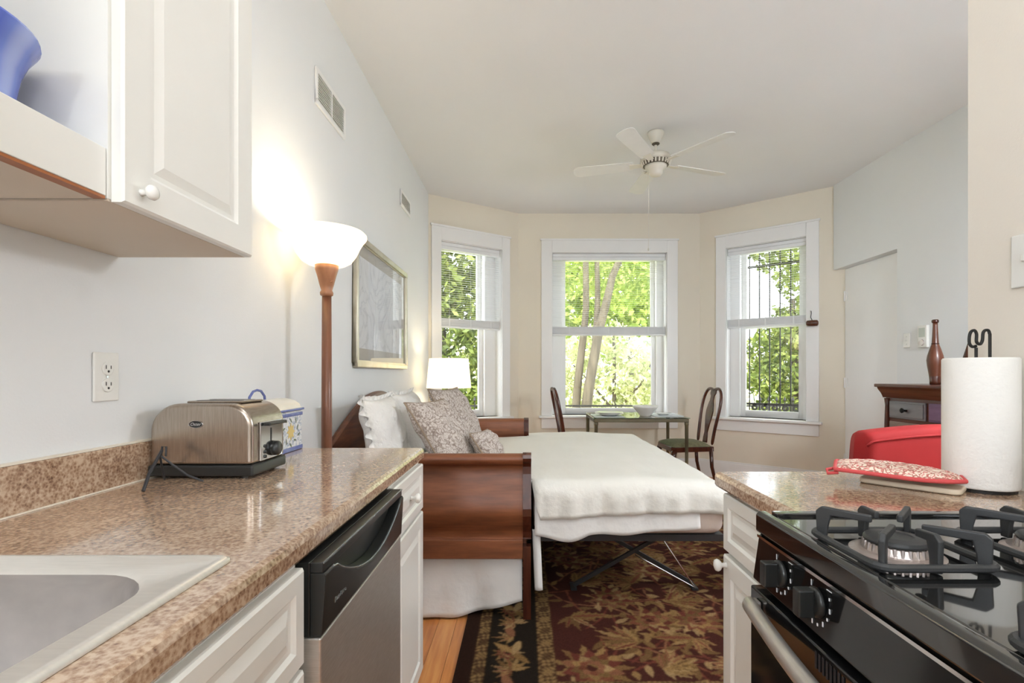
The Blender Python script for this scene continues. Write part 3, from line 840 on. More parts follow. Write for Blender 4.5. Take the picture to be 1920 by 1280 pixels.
# ceramic lidded box with painted flowers
CX0, CX1, CY0, CY1 = -.982, -.826, 1.53, 1.855
M['cer_cream'] = mat('cream_glaze', rgb(236, 230, 214), .2)
M['cer_blue'] = mat('blue_glaze', rgb(112, 122, 176), .25, c2=rgb(86, 96, 156), nscale=30)
M['cer_yel'] = mat('yellow_glaze', rgb(222, 196, 122), .3)
M['cer_green'] = mat('green_glaze', rgb(112, 124, 96), .3)
M['cer_body'] = floral('painted_ceramic', rgb(224, 224, 222), rgb(204, 208, 214), rgb(150, 160, 176), 34)
cn = root('ceramic_box', 'lidded ceramic box painted with yellow flowers and blue bands behind the toaster', 'canister', ((CX0 + CX1) / 2, (CY0 + CY1) / 2, CT))
bd_ = MB().box(CX0, CX1, CY0, CY1, CT + .0005, CT + .142).build('body', M['cer_body'], cn, bevel=.005)
MB().box(CX0 - .002, CX1 + .002, CY0 - .002, CY1 + .002, CT + .001, CT + .016).build('band', M['cer_blue'], bd_, bevel=.002)
MB().box(CX0 - .002, CX1 + .002, CY0 - .002, CY1 + .002, CT + .124, CT + .136).build('band', M['cer_blue'], bd_, bevel=.002)

for cy in (CY0 + .09, CY0 + .235):
    cz = CT + .071
    pts = []
    for k in range(16):
        a = k * PI / 8; rr = .030 if k % 2 == 0 else .018
        pts.append((cy + rr * math.cos(a), cz + rr * math.sin(a) * 1.05))
    MB().prism(pts, 'X', CX1 + .0003, CX1 + .0012).build('painted_flower', M['cer_yel'], bd_)
    for k in range(10):
        a = k * PI / 5 + .3; rc = .044 + .008 * (k % 2); ly, lz = cy + rc * math.cos(a) * 1.25, cz + rc * math.sin(a) * .9
        q = [(ly + .011 * math.cos(b) * math.cos(a + .8) - .0035 * math.sin(b) * math.sin(a + .8), lz + .011 * math.cos(b) * math.sin(a + .8) + .0035 * math.sin(b) * math.cos(a + .8)) for b in [i * PI / 4 for i in range(8)]]
        MB().prism(q, 'X', CX1 + .0003, CX1 + .001).build('painted_leaf', M['cer_green'], bd_)
lid = MB()
lp = [(CX0 - .004, CT + .1425), (CX1 + .004, CT + .1425), (CX1 + .004, CT + .152)]
for k in range(9):
    a = k / 8 * PI; lp.append(((CX0 + CX1) / 2 + .074 * math.cos(a), CT + .152 + .034 * math.sin(a)))
lp.append((CX0 - .004, CT + .152))
lido = lid.prism(lp, 'Y', CY0 - .004, CY1 + .004).build('lid', M['cer_cream'], cn, bevel=.006)
MB().box(CX0 - .006, CX1 + .006, CY0 - .006, CY1 + .006, CT + .1435, CT + .151).build('lid_band', M['cer_blue'], lido, bevel=.002)
MB().tube([(-.904, 1.64, CT + .180), (-.904, 1.643, CT + .198), (-.904, 1.665, CT + .216), (-.904, 1.69, CT + .220), (-.904, 1.715, CT + .216), (-.904, 1.737, CT + .198), (-.904, 1.74, CT + .180)], .0042, 10).build('lid_handle', M['cer_blue'], lido, smooth=True)

# ------------------------------------------------------------------ right counter
XR = .545
base_cabinet('corner_cabinet', 'white base cabinet with round knob beside the black stove', .972, 1.385, 1.165, XR + .018, -1,
             [('drawer', .708, .862, None, 0), ('door', .115, .695, .93, .672)])
rc = MB().box(XR - .012 + .012, 1.1695, .966, 1.41, CB, CT)
rc.prism([(XR, CB), (XR - .008, CB), (XR - .012, CB + .006), (XR - .012, CT - .012), (XR - .0085, CT - .0035), (XR, CT)], 'Y', .966, 1.41)
rco = rc.build('countertop', M['granite'])
tag(rco, 'short brown speckled laminate countertop holding the paper towels', 'countertop')

# stove
SX, SY0, SY1 = .440, .20, .958
ST = .922
rg = root('gas_range', 'black gas range with cast iron grates and steel oven handle', 'stove', (.78, .58, 0))
MB().box(SX + .03, 1.13, SY0, SY1, .03, .875).build('body', M['black_gloss'], rg)
ctop = MB()
ctop.box(SX + .03, 1.13, SY0 + .02, SY1 - .02, .876, ST)
# raised rim round the cooktop
rim = [(SX + .006, .886), (SX, .892), (SX, ST), (SX + .006, ST + .006), (SX + .018, ST + .006), (SX + .026, ST), (SX + .03, ST), (SX + .03, .886)]
ctop.prism(rim, 'Y', SY0, SY1)
for a, b_ in ((SY0, SY0 + .02), (SY1 - .02, SY1)):
    ctop.box(SX + .03, 1.13, a, b_, .876, ST + .006)
ctop.build('cooktop', M['cooktop'], rg, bevel=.002)
# control panel below the lip, slanted
cp = MB().prism([(SX + .03, .885), (SX + .006, .885), (SX - .006, .80), (SX + .03, .80)], 'Y', SY0, SY1).build('control_panel', M['black_gloss'], rg, bevel=.003)
MB().box(SX + .002, SX + .0065, SY0, SY1 - .002, .8795, .8845).build('panel_trim', M['chrome'], cp)
M['mark'] = mat('white_print', rgb(225, 226, 228), .5)
def panx(z): return SX - .006 + (z - .80) / .085 * .012
for k, y in enumerate((.862, .755, .40, .295)):
    z = .846
    Mr = Matrix.Rotation(-PI / 2, 3, 'Y')
    kn = MB().lathe([(0, 0), (.023, 0), (.022, .006), (.019, .010), (0, .010)], (panx(z) - .0005, y, z), 24, M=Mr)
    kn.box(panx(z) - .034, panx(z) - .009, y - .0095, y + .0095, z - .021, z + .021)
    kno = kn.build('knob', M['black_plastic'], rg, bevel=.003)
    mk = MB()
    for j, a in enumerate((-150, -120, -95, -70, -45, -20, 5)):
        aa = math.radians(a - 60)
        ly, lz = y + .031 * math.cos(aa), z + .031 * math.sin(aa)
        s = .0035 if j % 2 else .002
        mk.box(panx(lz) - .0016, panx(lz) - .0006, ly - .0012, ly + .0012, lz - s, lz + s)
    mk.box(panx(z + .026) - .0016, panx(z + .026) - .0006, y - .030, y - .018, z + .0262, z + .0274)
    mk.box(panx(z + .022) - .0016, panx(z + .022) - .0006, y + .020, y + .0215, z + .017, z + .026)
    mk.build('dial_print', M['mark'], cp)
# oven door
od = MB().box(SX - .012, SX + .028, SY0 + .004, SY1 - .004, .20, .79).build('oven_door', M['black_gloss'], rg, bevel=.004)
MB().box(SX - .0135, SX - .0125, SY0 + .12, SY1 - .12, .34, .66).build('oven_window', M['cooktop'], od)
for i in range(12):
    y = .60 - i * .012
    MB().box(SX - .0135, SX - .0125, y, y + .006, .752, .782).build('vent_slot', M['dark_metal'], od)
for i in range(8):
    y = .735 - i * .009
    MB().box(SX - .0135, SX - .0125, y, y + .004, .757, .782).build('vent_slot', M['dark_metal'], od)
hp = []
for i in range(25):
    t = i / 24; y = SY1 - .035 - t * (SY1 - SY0 - .07)
    hp.append((SX - .028 - .030 * math.sin(PI * t), y, .765 - .0 * t))
hd = MB().tube(hp, .0125, 12, flat=1.25).build('oven_handle', M['steel'], od, smooth=True)
for y in (SY1 - .04, SY0 + .04):
    MB().box(SX - .032, SX - .0125, y - .012, y + .012, .755, .776).build('handle_mount', M['steel'], hd, bevel=.003)
MB().box(SX - .006, SX + .028, SY0 + .004, SY1 - .004, .04, .19).build('drawer', M['black_gloss'], rg, bevel=.004)
MB().box(1.085, 1.13, SY0, SY1, ST + .006, 1.06).build('backguard', M['black_gloss'], rg, bevel=.005)

def burner(cx, cy):
    b = MB().lathe([(0, 0), (.060, 0), (.060, .003), (.052, .006), (.044, .006), (.040, .016), (.036, .018), (0, .018)], (cx, cy, ST + .0004), 32).build('burner', M['alu'], rg, smooth=False)
    t = MB()
    for k in range(28):
        a = 2 * PI * k / 28
        p = (cx + .041 * math.cos(a), cy + .041 * math.sin(a))
        t.cyl((p[0], p[1], ST + .006), (p[0] * .985 + cx * .015, p[1] * .985 + cy * .015, ST + .018), .0032, .0024, n=6)
    t.build('flame_ring', M['alu'], b)
    MB().lathe([(0, 0), (.041, 0), (.042, .003), (.039, .007), (.022, .009), (.020, .0075), (0, .0075)], (cx, cy, ST + .0188), 32).build('burner_cap', M['cast_iron'], b, smooth=False, bevel=.001)
def grate(cx, cy):
    h = .082
    g = MB()
    zr = ST + .010
    ring = rrect(cx - h, cx + h, cy - h, cy + h, .02, 4)
    g.tube([(x, y, zr) for x, y in ring], .0055, 8, closed=True)
    go = g.build('grate', M['cast_iron'], rg)
    zt = ST + .053
    for k in range(8):
        a = k * PI / 4
        ca, sa = math.cos(a), math.sin(a)
        m = max(abs(ca), abs(sa))
        R = (h - .004) / m * (1.0 if k % 2 == 0 else .93)
        if k % 2 == 0 and k in (0, 4): continue
        ri = .030 if k % 2 else .040
        tx, ty = -sa, ca
        # C-shaped flat finger: foot, post, arm
        w = .0043
        prof = [(R + .002, ST + .001), (R + .004, zt - .008), (R - .004, zt), (ri, zt - .002), (ri, zt - .013), (R - .018, zt - .013), (R - .014, zt - .03), (R - .012, ST + .001)]
        vs = []
        for s in (-w, w):
            for (r_, z_) in prof: vs.append((cx + ca * r_ + tx * s, cy + sa * r_ + ty * s, z_))
        n = len(prof)
        fs = [list(range(n))[::-1], [n + i for i in range(n)]] + [[i, (i + 1) % n, n + (i + 1) % n, n + i] for i in range(n)]
        MB().add(vs, fs).build('finger', M['cast_iron'], go, bevel=.0022)
for cx, cy in ((.551, .745), (.785, .745), (.551, .41), (.785, .41)):
    burner(cx, cy); grate(cx, cy)

# paper towels
ph = root('towel_holder', 'dark wire paper towel holder with looped top', 'holder', (1.088, 1.20, CT))
MB().lathe([(0, 0), (.066, 0), (.066, .006), (.062, .008), (0, .008)], (1.088, 1.20, CT + .0005), 32).build('base', M['iron'], ph)
ztp = CT + .31
hk = [(1.079, 1.20, CT + .009), (1.079, 1.20, ztp + .028)]
lp1 = [(1.079, 1.20, ztp + .032), (1.070, 1.20, ztp + .030), (1.063, 1.20, ztp + .038), (1.063, 1.20, ztp + .055), (1.067, 1.20, ztp + .066), (1.075, 1.20, ztp + .069), (1.080, 1.20, ztp + .060), (1.080, 1.20, ztp + .042), (1.088, 1.20, ztp + .036), (1.094, 1.20, ztp + .045), (1.096, 1.20, ztp + .064), (1.104, 1.20, ztp + .070), (1.111, 1.20, ztp + .062), (1.112, 1.20, ztp + .02), (1.112, 1.20, CT + .009)]
MB().tube(hk, .0034, 8).build('rod', M['iron'], ph)
def smooth_path(p, k=5):
    o_ = []
    for i in range(len(p) - 1):
        a, b, c, d = (Vector(p[max(i - 1, 0)]), Vector(p[i]), Vector(p[i + 1]), Vector(p[min(i + 2, len(p) - 1)]))
        for j in range(k):
            t = j / k
            o_.append(.5 * (2 * b + (c - a) * t + (2 * a - 5 * b + 4 * c - d) * t * t + (3 * b - a - 3 * c + d) * t ** 3))
    return o_ + [Vector(p[-1])]
MB().tube(smooth_path(lp1), .0034, 8).build('loop_wire', M['iron'], ph)
pr = MB()
pr.lathe([(.022, .0), (.070, .0), (.0715, .004), (.0715, .300), (.069, .304), (.022, .304), (.022, .0)], (1.088, 1.20, CT + .009), 48)
po = pr.build('paper_towel_roll', M['paper'], smooth=True)
tag(po, 'thick white paper towel roll standing on the short counter', 'paper towels')

# trivet and quilted mitt
tv = MB(Matrix.Translation((.949, 1.232, 0)) @ Matrix.Rotation(math.radians(-48), 4, 'Z')).prism(rrect(-.10, .10, -.055, .055, .02, 5), 'Z', CT + .0008, CT + .014).build('trivet', M['trivet'], bevel=.004)
tag(tv, 'flat cream board under the red pot holder', 'trivet')
def slab_pillow(b, cx, cy, z0, w, d, t, nx=24, ny=14):
    def f(sgn):
        def g(u, v):
            x = (u - .5) * 2; y = (v - .5) * 2
            th = max(0, (1 - x ** 4) * (1 - y ** 4)) ** .55
            wav = .0016 * math.sin(u * 21 + v * 9) * th
            xx = x * w / 2 * (1 - .05 * (1 - abs(y)) * 0); 
            return (cx + xx, cy + y * d / 2 + .008 * math.sin(u * 5), z0 + t / 2 + sgn * t / 2 * th + wav + .010 * (1 - u) ** 2 + .012 * math.sin(u * 3.1) * th)
        return g
    b.grid(nx, ny, f(1)); b.grid(nx, ny, f(-1)); return b
mtr = root('pot_holder', 'red and cream floral quilted pot holder lying on the cream board', 'pot holder', (.915, 1.225, CT + .015))
MT = Matrix.Translation((.903, 1.222, 0)) @ Matrix.Rotation(math.radians(-33), 4, 'Z')
def mitt_pt(u, v, sg):
    x = (u - .5) * 2; y = (v - .5) * 2
    th = (max(0, 1 - x ** 4) * max(0, 1 - y ** 4)) ** .5
    dep = .072 * (1 - .55 * max(0, (u - .55) / .45) ** 2)
    lift = .008 * (1 - u) ** 2 + .006 * math.sin(u * 3.1) * th
    return (x * .125, y * dep + .006 * math.sin(u * 6), CT + .0155 + .004 + .014 * (1 + sg * th) + lift + (.0022 * math.sin(u * 26) * math.sin(v * 16) * th if sg > 0 else 0))
MB(MT).grid(40, 24, lambda u, v: mitt_pt(u, v, 1)).grid(40, 24, lambda u, v: mitt_pt(u, v, -1)).build('quilted_pad', M['mitt'], mtr, smooth=True)
eb = []
for i in range(64):
    k = i / 16; q = k % 1
    u, v = ((q, 0), (1, q), (1 - q, 1), (0, 1 - q))[int(k)]
    eb.append(mitt_pt(u, v, 0))
MB(MT).tube(eb, .0050, 8, closed=True).build('binding', M['mitt_red'], mtr, smooth=True)
MB(MT).tube([(-.122, -.045, CT + .041), (-.142, -.058, CT + .037), (-.140, -.072, CT + .030), (-.118, -.066, CT + .033)], .004, 8).build('hanging_loop', M['mitt_red'], mtr, smooth=True)

# wall switch on kitchen stub
def switch_plate(name, label, loc, face, w=.07, h=.115):
    r = root(name, label, 'light switch', loc)
    x, y, z = loc; a, b_ = sorted((x, x + face * .006))
    MB().box(a, b_, y - w / 2, y + w / 2, z - h / 2, z + h / 2).build('cover_plate', M['plastic_white'], r, bevel=.003)
    a, b_ = sorted((x + face * .006, x + face * .015))
    MB().box(a, b_, y - .005, y + .005, z - .004, z + .012).build('toggle', M['plastic_white'], r, bevel=.002)
    for dz in (-.03, .03):
        MB().cyl((x + face * .006, y, z + dz), (x + face * .0072, y, z + dz), .003, n=10).build('screw', M['chrome'], r)
switch_plate('light_switch', 'white light switch on the cream kitchen wall above the paper towels', (1.1695, 1.165, 1.455), -1, w=.075, h=.125)
switch_plate('light_switch', 'white light switch on the white wall between door and thermostat', (3.0695, 4.03, 1.455), -1)
th = root('thermostat', 'white wall thermostat with round dial above the dresser', 'thermostat', (3.0695, 3.85, 1.475))
MB().box(3.045, 3.0695, 3.805, 3.895, 1.39, 1.56).build('housing', M['plastic_white'], th, bevel=.005)
M['lcd'] = mat('pale_display', rgb(196, 202, 190), .3)
MB().box(3.0436, 3.0448, 3.82, 3.88, 1.47, 1.54).build('display', M['lcd'], th)
MB().lathe([(0, 0), (.024, 0), (.022, .008), (0, .009)], (3.0448, 3.85, 1.428), 24, M=Matrix.Rotation(-PI / 2, 3, 'Y')).build('dial', M['alu'], th)

# added fill lamps shaped as kitchen ceiling domes, out of view (behind and above the camera)
def dome(loc, watts, label):
    r = root('fill_ceiling_lamp', label, 'added fill lamp', loc)
    x, y, z = loc
    MB().lathe([(0, 0), (.17, 0), (.17, -.02), (.15, -.03), (0, -.03)], (x, y, z), 32).build('pan', M['trim'], r)
    MB().lathe([(.16, -.031), (.165, -.05), (.14, -.09), (.08, -.12), (0, -.13)], (x, y, z), 32).build('diffuser', DIFF, r, smooth=True)
    l = bpy.data.lights.new('bulb', 'POINT'); l.energy = watts; l.shadow_soft_size = .16  # fill light hung below the added dome
    l.color = (.84, .92, 1.0)
    o = bpy.data.objects.new('bulb', l); COL.objects.link(o); o.location = (x, y, z - .31)
    return r
def fill_globe_mat():
    t = NT('fill_opal_globe'); t.t.nodes.remove(t.b)
    e = t.n('ShaderNodeEmission'); e.inputs[0].default_value = (1, .97, .93, 1); e.inputs[1].default_value = 1.5
    tr = t.n('ShaderNodeBsdfTransparent'); mx = t.n('ShaderNodeMixShader'); mx.inputs[0].default_value = .35
    t.l(tr.outputs[0], mx.inputs[1]); t.l(e.outputs[0], mx.inputs[2]); t.l(mx.outputs[0], t.out.inputs[0])
    return t.m
FILL_GLOBE = fill_globe_mat()
DIFF = emis('fill_lamp_diffuser', (1, .97, .93, 1), 4.0)
dome((.08, -.75, H - .002), KITCHEN_FILL_W, 'added unseen dome fill lamp over the kitchen behind the camera')
dome((.08, .55, H - .002), KITCHEN_FILL_W, 'added out-of-view dome fill lamp over the stove and sink')
# added fill light as a globe pendant, hidden round the kitchen wall corner
gx, gy, gz = 2.55, 1.75, 1.98
pd = root('fill_pendant', 'added unseen globe pendant as fill light over the red armchair', 'added fill lamp', (gx, gy, H - .001))
MB().lathe([(0, 0), (.06, 0), (.055, -.02), (.02, -.03), (0, -.03)], (gx, gy, H - .001), 24).build('canopy', M['trim'], pd)
MB().cyl((gx, gy, H - .03), (gx, gy, gz + .16), .004, n=8).build('cord', M['plastic_white'], pd)
MB().lathe([(.03, .17), (.035, .13), (.02, .125), (0, .125)], (gx, gy, gz), 20).build('socket', M['chrome'], pd)
MB().lathe([(.03, .128), (.09, .11), (.135, .05), (.14, 0), (.13, -.05), (.09, -.11), (0, -.14)], (gx, gy, gz), 32).build('globe', FILL_GLOBE, pd, smooth=True)
MB().lathe([(.02, .185), (.06, .18), (.15, .13), (.21, .06), (.215, .055), (.15, .122), (.06, .172), (.02, .176)], (gx, gy, gz), 36).build('light_blocking_hood', M['trim'], pd, smooth=True)  # added to keep the pendant's fill light off the ceiling
l = bpy.data.lights.new('pendant_fill_light', 'POINT'); l.energy = LIVING_FILL_W; l.shadow_soft_size = .12; l.color = (.88, .94, 1.0)
o = bpy.data.objects.new('pendant_fill_light', l); COL.objects.link(o); o.location = (gx, gy, gz)
# added fill lights as wall sconces on the unseen kitchen end wall
def sconce(x, label, watts):
    r = root('fill_sconce', label, 'wall lamp', (x, -1.595, 1.72))
    MB().lathe([(0, 0), (.06, 0), (.06, .012), (.045, .02), (0, .02)], (x, -1.5995, 1.72), 28, M=Matrix.Rotation(-PI / 2, 3, 'X')).build('back_plate', M['trim'], r)
    MB().tube([(x, -1.58, 1.72), (x, -1.50, 1.70), (x, -1.48, 1.74)], .008, 10).build('arm', M['chrome'], r)
    MB().lathe([(.03, 0), (.07, .02), (.095, .06), (.1, .1), (.09, .14), (.06, .175), (0, .195)], (x, -1.48, 1.745), 32).build('globe', DIFF, r, smooth=True)
    l = bpy.data.lights.new('sconce_fill_light', 'POINT'); l.energy = watts; l.shadow_soft_size = .13; l.color = (.86, .93, 1.0)
    o = bpy.data.objects.new('sconce_fill_light', l); COL.objects.link(o); o.location = (x, -1.34, 1.84)
sconce(-.6, 'added unseen globe fill sconce on the end wall, on the sink side', SCONCE_FILL_W * 1.3)
sconce(.85, 'added unseen globe fill sconce on the end wall, on the stove side', SCONCE_FILL_W * .5)

# ================================================================== LIVING AREA
# ------------------------------------------------------------------ rug
RX0, RX1, RY0, RY1 = -.28, 2.12, 1.52, 4.62
RES = .005
nx = int((RX1 - RX0) / RES) + 1; ny = int((RY1 - RY0) / RES) + 1
xs = np.linspace(RX0, RX1, nx); ys = np.linspace(RY0, RY1, ny)
XX, YY = np.meshgrid(xs, ys, indexing='ij')
def lc(*c): return np.array(rgb(*c)[:3])
img = np.zeros((nx, ny, 3)) + lc(70, 36, 29)
edge = np.minimum(np.minimum(XX - RX0, RX1 - XX), np.minimum(YY - RY0, RY1 - YY))
img[edge < .405] = lc(98, 76, 48)
img[edge < .335] = lc(36, 28, 20)
img[edge < .118] = lc(92, 70, 44)
img[edge < .068] = lc(44, 26, 18)
gR = np.random.default_rng(12)
def lobe(cx, cy, ang, L, W, col, jag=0, core=None):
    x0, x1 = cx - L - .02, cx + L + .02; y0, y1 = cy - L - .02, cy + L + .02
    i0, i1 = np.searchsorted(xs, (x0, x1)); j0, j1 = np.searchsorted(ys, (y0, y1))
    if i1 <= i0 or j1 <= j0: return
    dx = XX[i0:i1, j0:j1] - cx; dy = YY[i0:i1, j0:j1] - cy
    a = (dx * math.cos(ang) + dy * math.sin(ang)) / L
    b = -dx * math.sin(ang) + dy * math.cos(ang)
    ww = W * np.sin(PI * np.clip(a, 0, 1) ** .75)
    if jag: ww = ww * (1 - .45 * np.abs(np.sin(a * jag * PI + np.sign(b) * .5)))
    m = (a > 0) & (a < 1) & (np.abs(b) < ww)
    img[i0:i1, j0:j1][m] = col
    if core is not None:
        m2 = (a > .05) & (a < .85) & (np.abs(b) < ww * .38)
        img[i0:i1, j0:j1][m2] = core
gold = [lc(148, 116, 72), lc(128, 98, 58), lc(160, 130, 88), lc(116, 86, 52)]
rose = [lc(120, 70, 50), lc(108, 56, 44), lc(132, 88, 62)]
def palm(cx, cy, ang, s, n=7, spread=1.2):
    for k in range(n):
        f = (k / (n - 1) - .5) * 2
        L = s * (1 - .35 * abs(f))
        lobe(cx, cy, ang + f * spread, L, s * .13, gold[gR.integers(4)], 5, rose[gR.integers(3)] if gR.random() < .5 else gold[gR.integers(4)] * .8)
def flower(cx, cy, s):
    for ring, (rs, cols) in enumerate(((1.0, gold), (.72, rose), (.45, gold), (.22, rose))):
        n = 11 - ring
        for k in range(n):
            a = 2 * PI * k / n + ring * .3
            lobe(cx + .15 * s * math.cos(a), cy + .15 * s * math.sin(a), a, s * rs, s * .2 * (1 - .1 * ring), cols[gR.integers(len(cols))] * gR.uniform(.8, 1.1), 4 if ring == 0 else 0)
def vine(x, y, ang, n, col):
    for k in range(n):
        lobe(x, y, ang, .09, .006, col); x += .075 * math.cos(ang); y += .075 * math.sin(ang); ang += gR.uniform(-.4, .4)
        if gR.random() < .6: lobe(x, y, ang + gR.choice([-1, 1]) * 1.0, gR.uniform(.06, .10), .016, gold[gR.integers(4)] * .9)
# field
fx0, fx1, fy0, fy1 = RX0 + .44, RX1 - .44, RY0 + .44, RY1 - .44
for k in range(170):
    vine(gR.uniform(fx0, fx1), gR.uniform(fy0, fy1), gR.uniform(0, 6.3), 5, rose[gR.integers(3)])
yy = fy0 + .05; row = 0
while yy < fy1 + .1:
    xx = fx0 + .1 + (row % 2) * .2
    while xx < fx1 + .1:
        px, py = xx + gR.uniform(-.04, .04), yy + gR.uniform(-.03, .03)
        typ = (row + int((xx - fx0) / .4)) % 3
        if typ == 0: flower(px, py, gR.uniform(.12, .155))
        elif typ == 1: palm(px, py, gR.uniform(-.6, .6) + (PI if gR.random() < .5 else 0), gR.uniform(.18, .24), 9, 1.0)
        else:
            palm(px, py, gR.uniform(0, 6.3), .16, 7, 1.5); lobe(px, py, gR.uniform(0, 6.3), .2, .045, gold[1], 6, rose[0])
        xx += .30
    yy += .20; row += 1
fm = edge >= .405
# keep the field pattern inside its frame: repaint the bands on top
for lo, hi, c in ((.335, .405, lc(104, 80, 50)), (.118, .335, lc(34, 27, 20)), (.068, .118, lc(92, 70, 44)), (0, .068, lc(44, 26, 18))):
    img[(edge < hi) & (edge >= lo)] = c
def along(side, t):
    if side == 0: return RX0 + .226, t
    if side == 1: return RX1 - .226, t
    if side == 2: return t, RY0 + .226
    return t, RY1 - .226
keep = img.copy()
for side in range(4):
    a0, a1 = (RY0, RY1) if side < 2 else (RX0, RX1)
    t = a0 + .10; k = 0
    while t < a1 - .05:
        cx, cy = along(side, t)
        base = PI / 2 if side < 2 else 0
        if k % 3 == 0:
            palm(cx, cy, base + gR.uniform(-.3, .3) + (PI if gR.random() < .4 else 0), .115, 7, 1.5)
            palm(cx, cy, base + 2.2 + gR.uniform(-.3, .3), .09, 4, .9)
        elif k % 3 == 1:
            flower(cx + gR.uniform(-.03, .03), cy, .062)
            lobe(cx, cy, base + .8, .12, .018, gold[0]); lobe(cx, cy, base - 2.4, .11, .018, gold[1])
        else:
            palm(cx, cy, base + 1.57 * gR.choice([-1, 1]), .10, 5, 1.1)
            lobe(cx, cy, base + .3, .13, .02, rose[2]); lobe(cx + .03, cy - .03, base + 2.9, .12, .018, gold[2])
        t += .125; k += 1
mb = (edge >= .125) & (edge < .328)
tmp = keep; tmp[mb] = img[mb]; img = tmp
# small scrolling in the guard stripes
gs = ((edge >= .068) & (edge < .118)) | ((edge >= .335) & (edge < .405))
sc_ = np.sin(XX * 170 + 2.5 * np.sin(YY * 60)) * np.sin(YY * 150 + 2.5 * np.sin(XX * 70))
img[gs & (sc_ > .25)] = lc(142, 112, 72); img[gs & (sc_ < -.4)] = lc(70, 46, 32)
blur = (img[1:-1, 1:-1] * 2 + img[:-2, 1:-1] + img[2:, 1:-1] + img[1:-1, :-2] + img[1:-1, 2:]) / 6
img[1:-1, 1:-1] = blur
img *= RNG.uniform(.74, 1.04, (nx, ny, 1))
rz = .010
me = bpy.data.meshes.new('area_rug')
top = np.stack([XX, YY, np.full_like(XX, rz)], -1).reshape(-1, 3)
idx = np.arange(nx * ny).reshape(nx, ny)
q = np.stack([idx[:-1, :-1], idx[1:, :-1], idx[1:, 1:], idx[:-1, 1:]], -1).reshape(-1, 4)
bot = np.array([[RX0, RY0, .0005], [RX1, RY0, .0005], [RX1, RY1, .0005], [RX0, RY1, .0005]]); nb = nx * ny
rimq = [[idx[0, 0], nb, nb + 1, idx[-1, 0]], [idx[-1, 0], nb + 1, nb + 2, idx[-1, -1]], [idx[-1, -1], nb + 2, nb + 3, idx[0, -1]], [idx[0, -1], nb + 3, nb, idx[0, 0]], [nb, nb + 3, nb + 2, nb + 1]]
q = np.concatenate([q, np.array(rimq)])
V = np.concatenate([top, bot]) - np.array([.92, 3.07, 0])
me.vertices.add(len(V)); me.vertices.foreach_set('co', V.astype(np.float32).ravel())
me.loops.add(q.size); me.loops.foreach_set('vertex_index', q.astype(np.int32).ravel())
me.polygons.add(len(q)); me.polygons.foreach_set('loop_start', np.arange(0, q.size, 4, dtype=np.int32))
me.update(calc_edges=True)
ca = me.color_attributes.new('pattern', 'FLOAT_COLOR', 'POINT')
cc = np.ones((len(V), 4), np.float32); cc[:nb, :3] = img.reshape(-1, 3); cc[nb:, :3] = .02
ca.data.foreach_set('color', cc.ravel())
t = NT('woven_rug')
at = t.n('ShaderNodeVertexColor', layer_name='pattern'); t.l(at.outputs[0], t.b.inputs['Base Color'])
t.b.inputs['Roughness'].default_value = .95; t.b.inputs['Specular IOR Level'].default_value = .1
nz = t.n('ShaderNodeTexNoise', Scale=500.0); t.l(t.coords(), nz.inputs['Vector']); t.bump(nz.outputs[0], .4, .003)
me.materials.append(t.m)
rug = bpy.data.objects.new('area_rug', me); COL.objects.link(rug); rug.location = (.92, 3.07, 0)
tag(rug, 'dark brown and maroon floral area rug under the bed', 'rug')
RZ = rz

# ------------------------------------------------------------------ daybed
db = root('daybed', 'cherry wood sleigh daybed with arched back standing along the white wall', 'bed', (-.48, 3.33, 0))
def arm(ynear, sg, zl):
    """sg=-1: rolls towards -Y. profile in (outward d, z)"""
    out = [(.012, .30), (.012, .395), (.004, .40), (.010, .43), (.034, .47), (.052, .515), (.054, .55), (.042, .60), (.020, .655), (.006, .70), (.004, .735), (.018, .752), (.045, .758), (.062, .770), (.068, .785), (.060, .800), (.040, .808), (.010, .806), (-.015, .795), (-.026, .770), (-.030, .70), (-.014, .62), (.010, .55), (.004, .47), (-.024, .42), (-.024, .30)]
    body = out[2:-1]; fine = []
    for i in range(len(body) - 1):
        p0, p1, p2, p3 = body[max(i - 1, 0)], body[i], body[i + 1], body[min(i + 2, len(body) - 1)]
        for k in range(4):
            t = k / 4
            fine.append(tuple(.5 * (2 * p1[c] + (p2[c] - p0[c]) * t + (2 * p0[c] - 5 * p1[c] + 4 * p2[c] - p3[c]) * t * t + (3 * p1[c] - p0[c] - 3 * p2[c] + p3[c]) * t ** 3) for c in (0, 1)))
    P = [(ynear + sg * d, z) for d, z in out[:2] + fine + out[-2:]]
    a = MB().prism(P, 'X', -.935, -.012).build('arm_panel', M['red_wood'], db, bevel=.0006, seg=1)
    MB().box(-.935, -.0125, min(ynear + sg * .022, ynear + sg * -.018), max(ynear + sg * .022, ynear + sg * -.018), .30, .392).build('arm_rail', M['red_wood'], a, bevel=.004)
    post = [(ynear + sg * (d * 1.0 + (.006 if d > 0 else -.006)), z + (.006 if z > .6 else 0)) for d, z in out[1:-1]]
    leg = [(ynear - sg * .028, .36), (ynear - sg * .020, zl), (ynear + sg * .022, zl), (ynear + sg * .02, .36)]
    MB().prism(post, 'X', -.0118, .028).build('arm_post', M['dark_wood'], a)
    MB().prism(leg, 'X', -.0105, .027).build('leg', M['dark_wood'], db)
    MB().prism([(ynear - sg * .028, .36), (ynear - sg * .020, .0005), (ynear + sg * .022, .0005), (ynear + sg * .02, .36)], 'X', -.985, -.94).build('leg', M['dark_wood'], db)
arm(2.425, -1, RZ + .0005)
arm(4.235, 1, RZ + .0005)
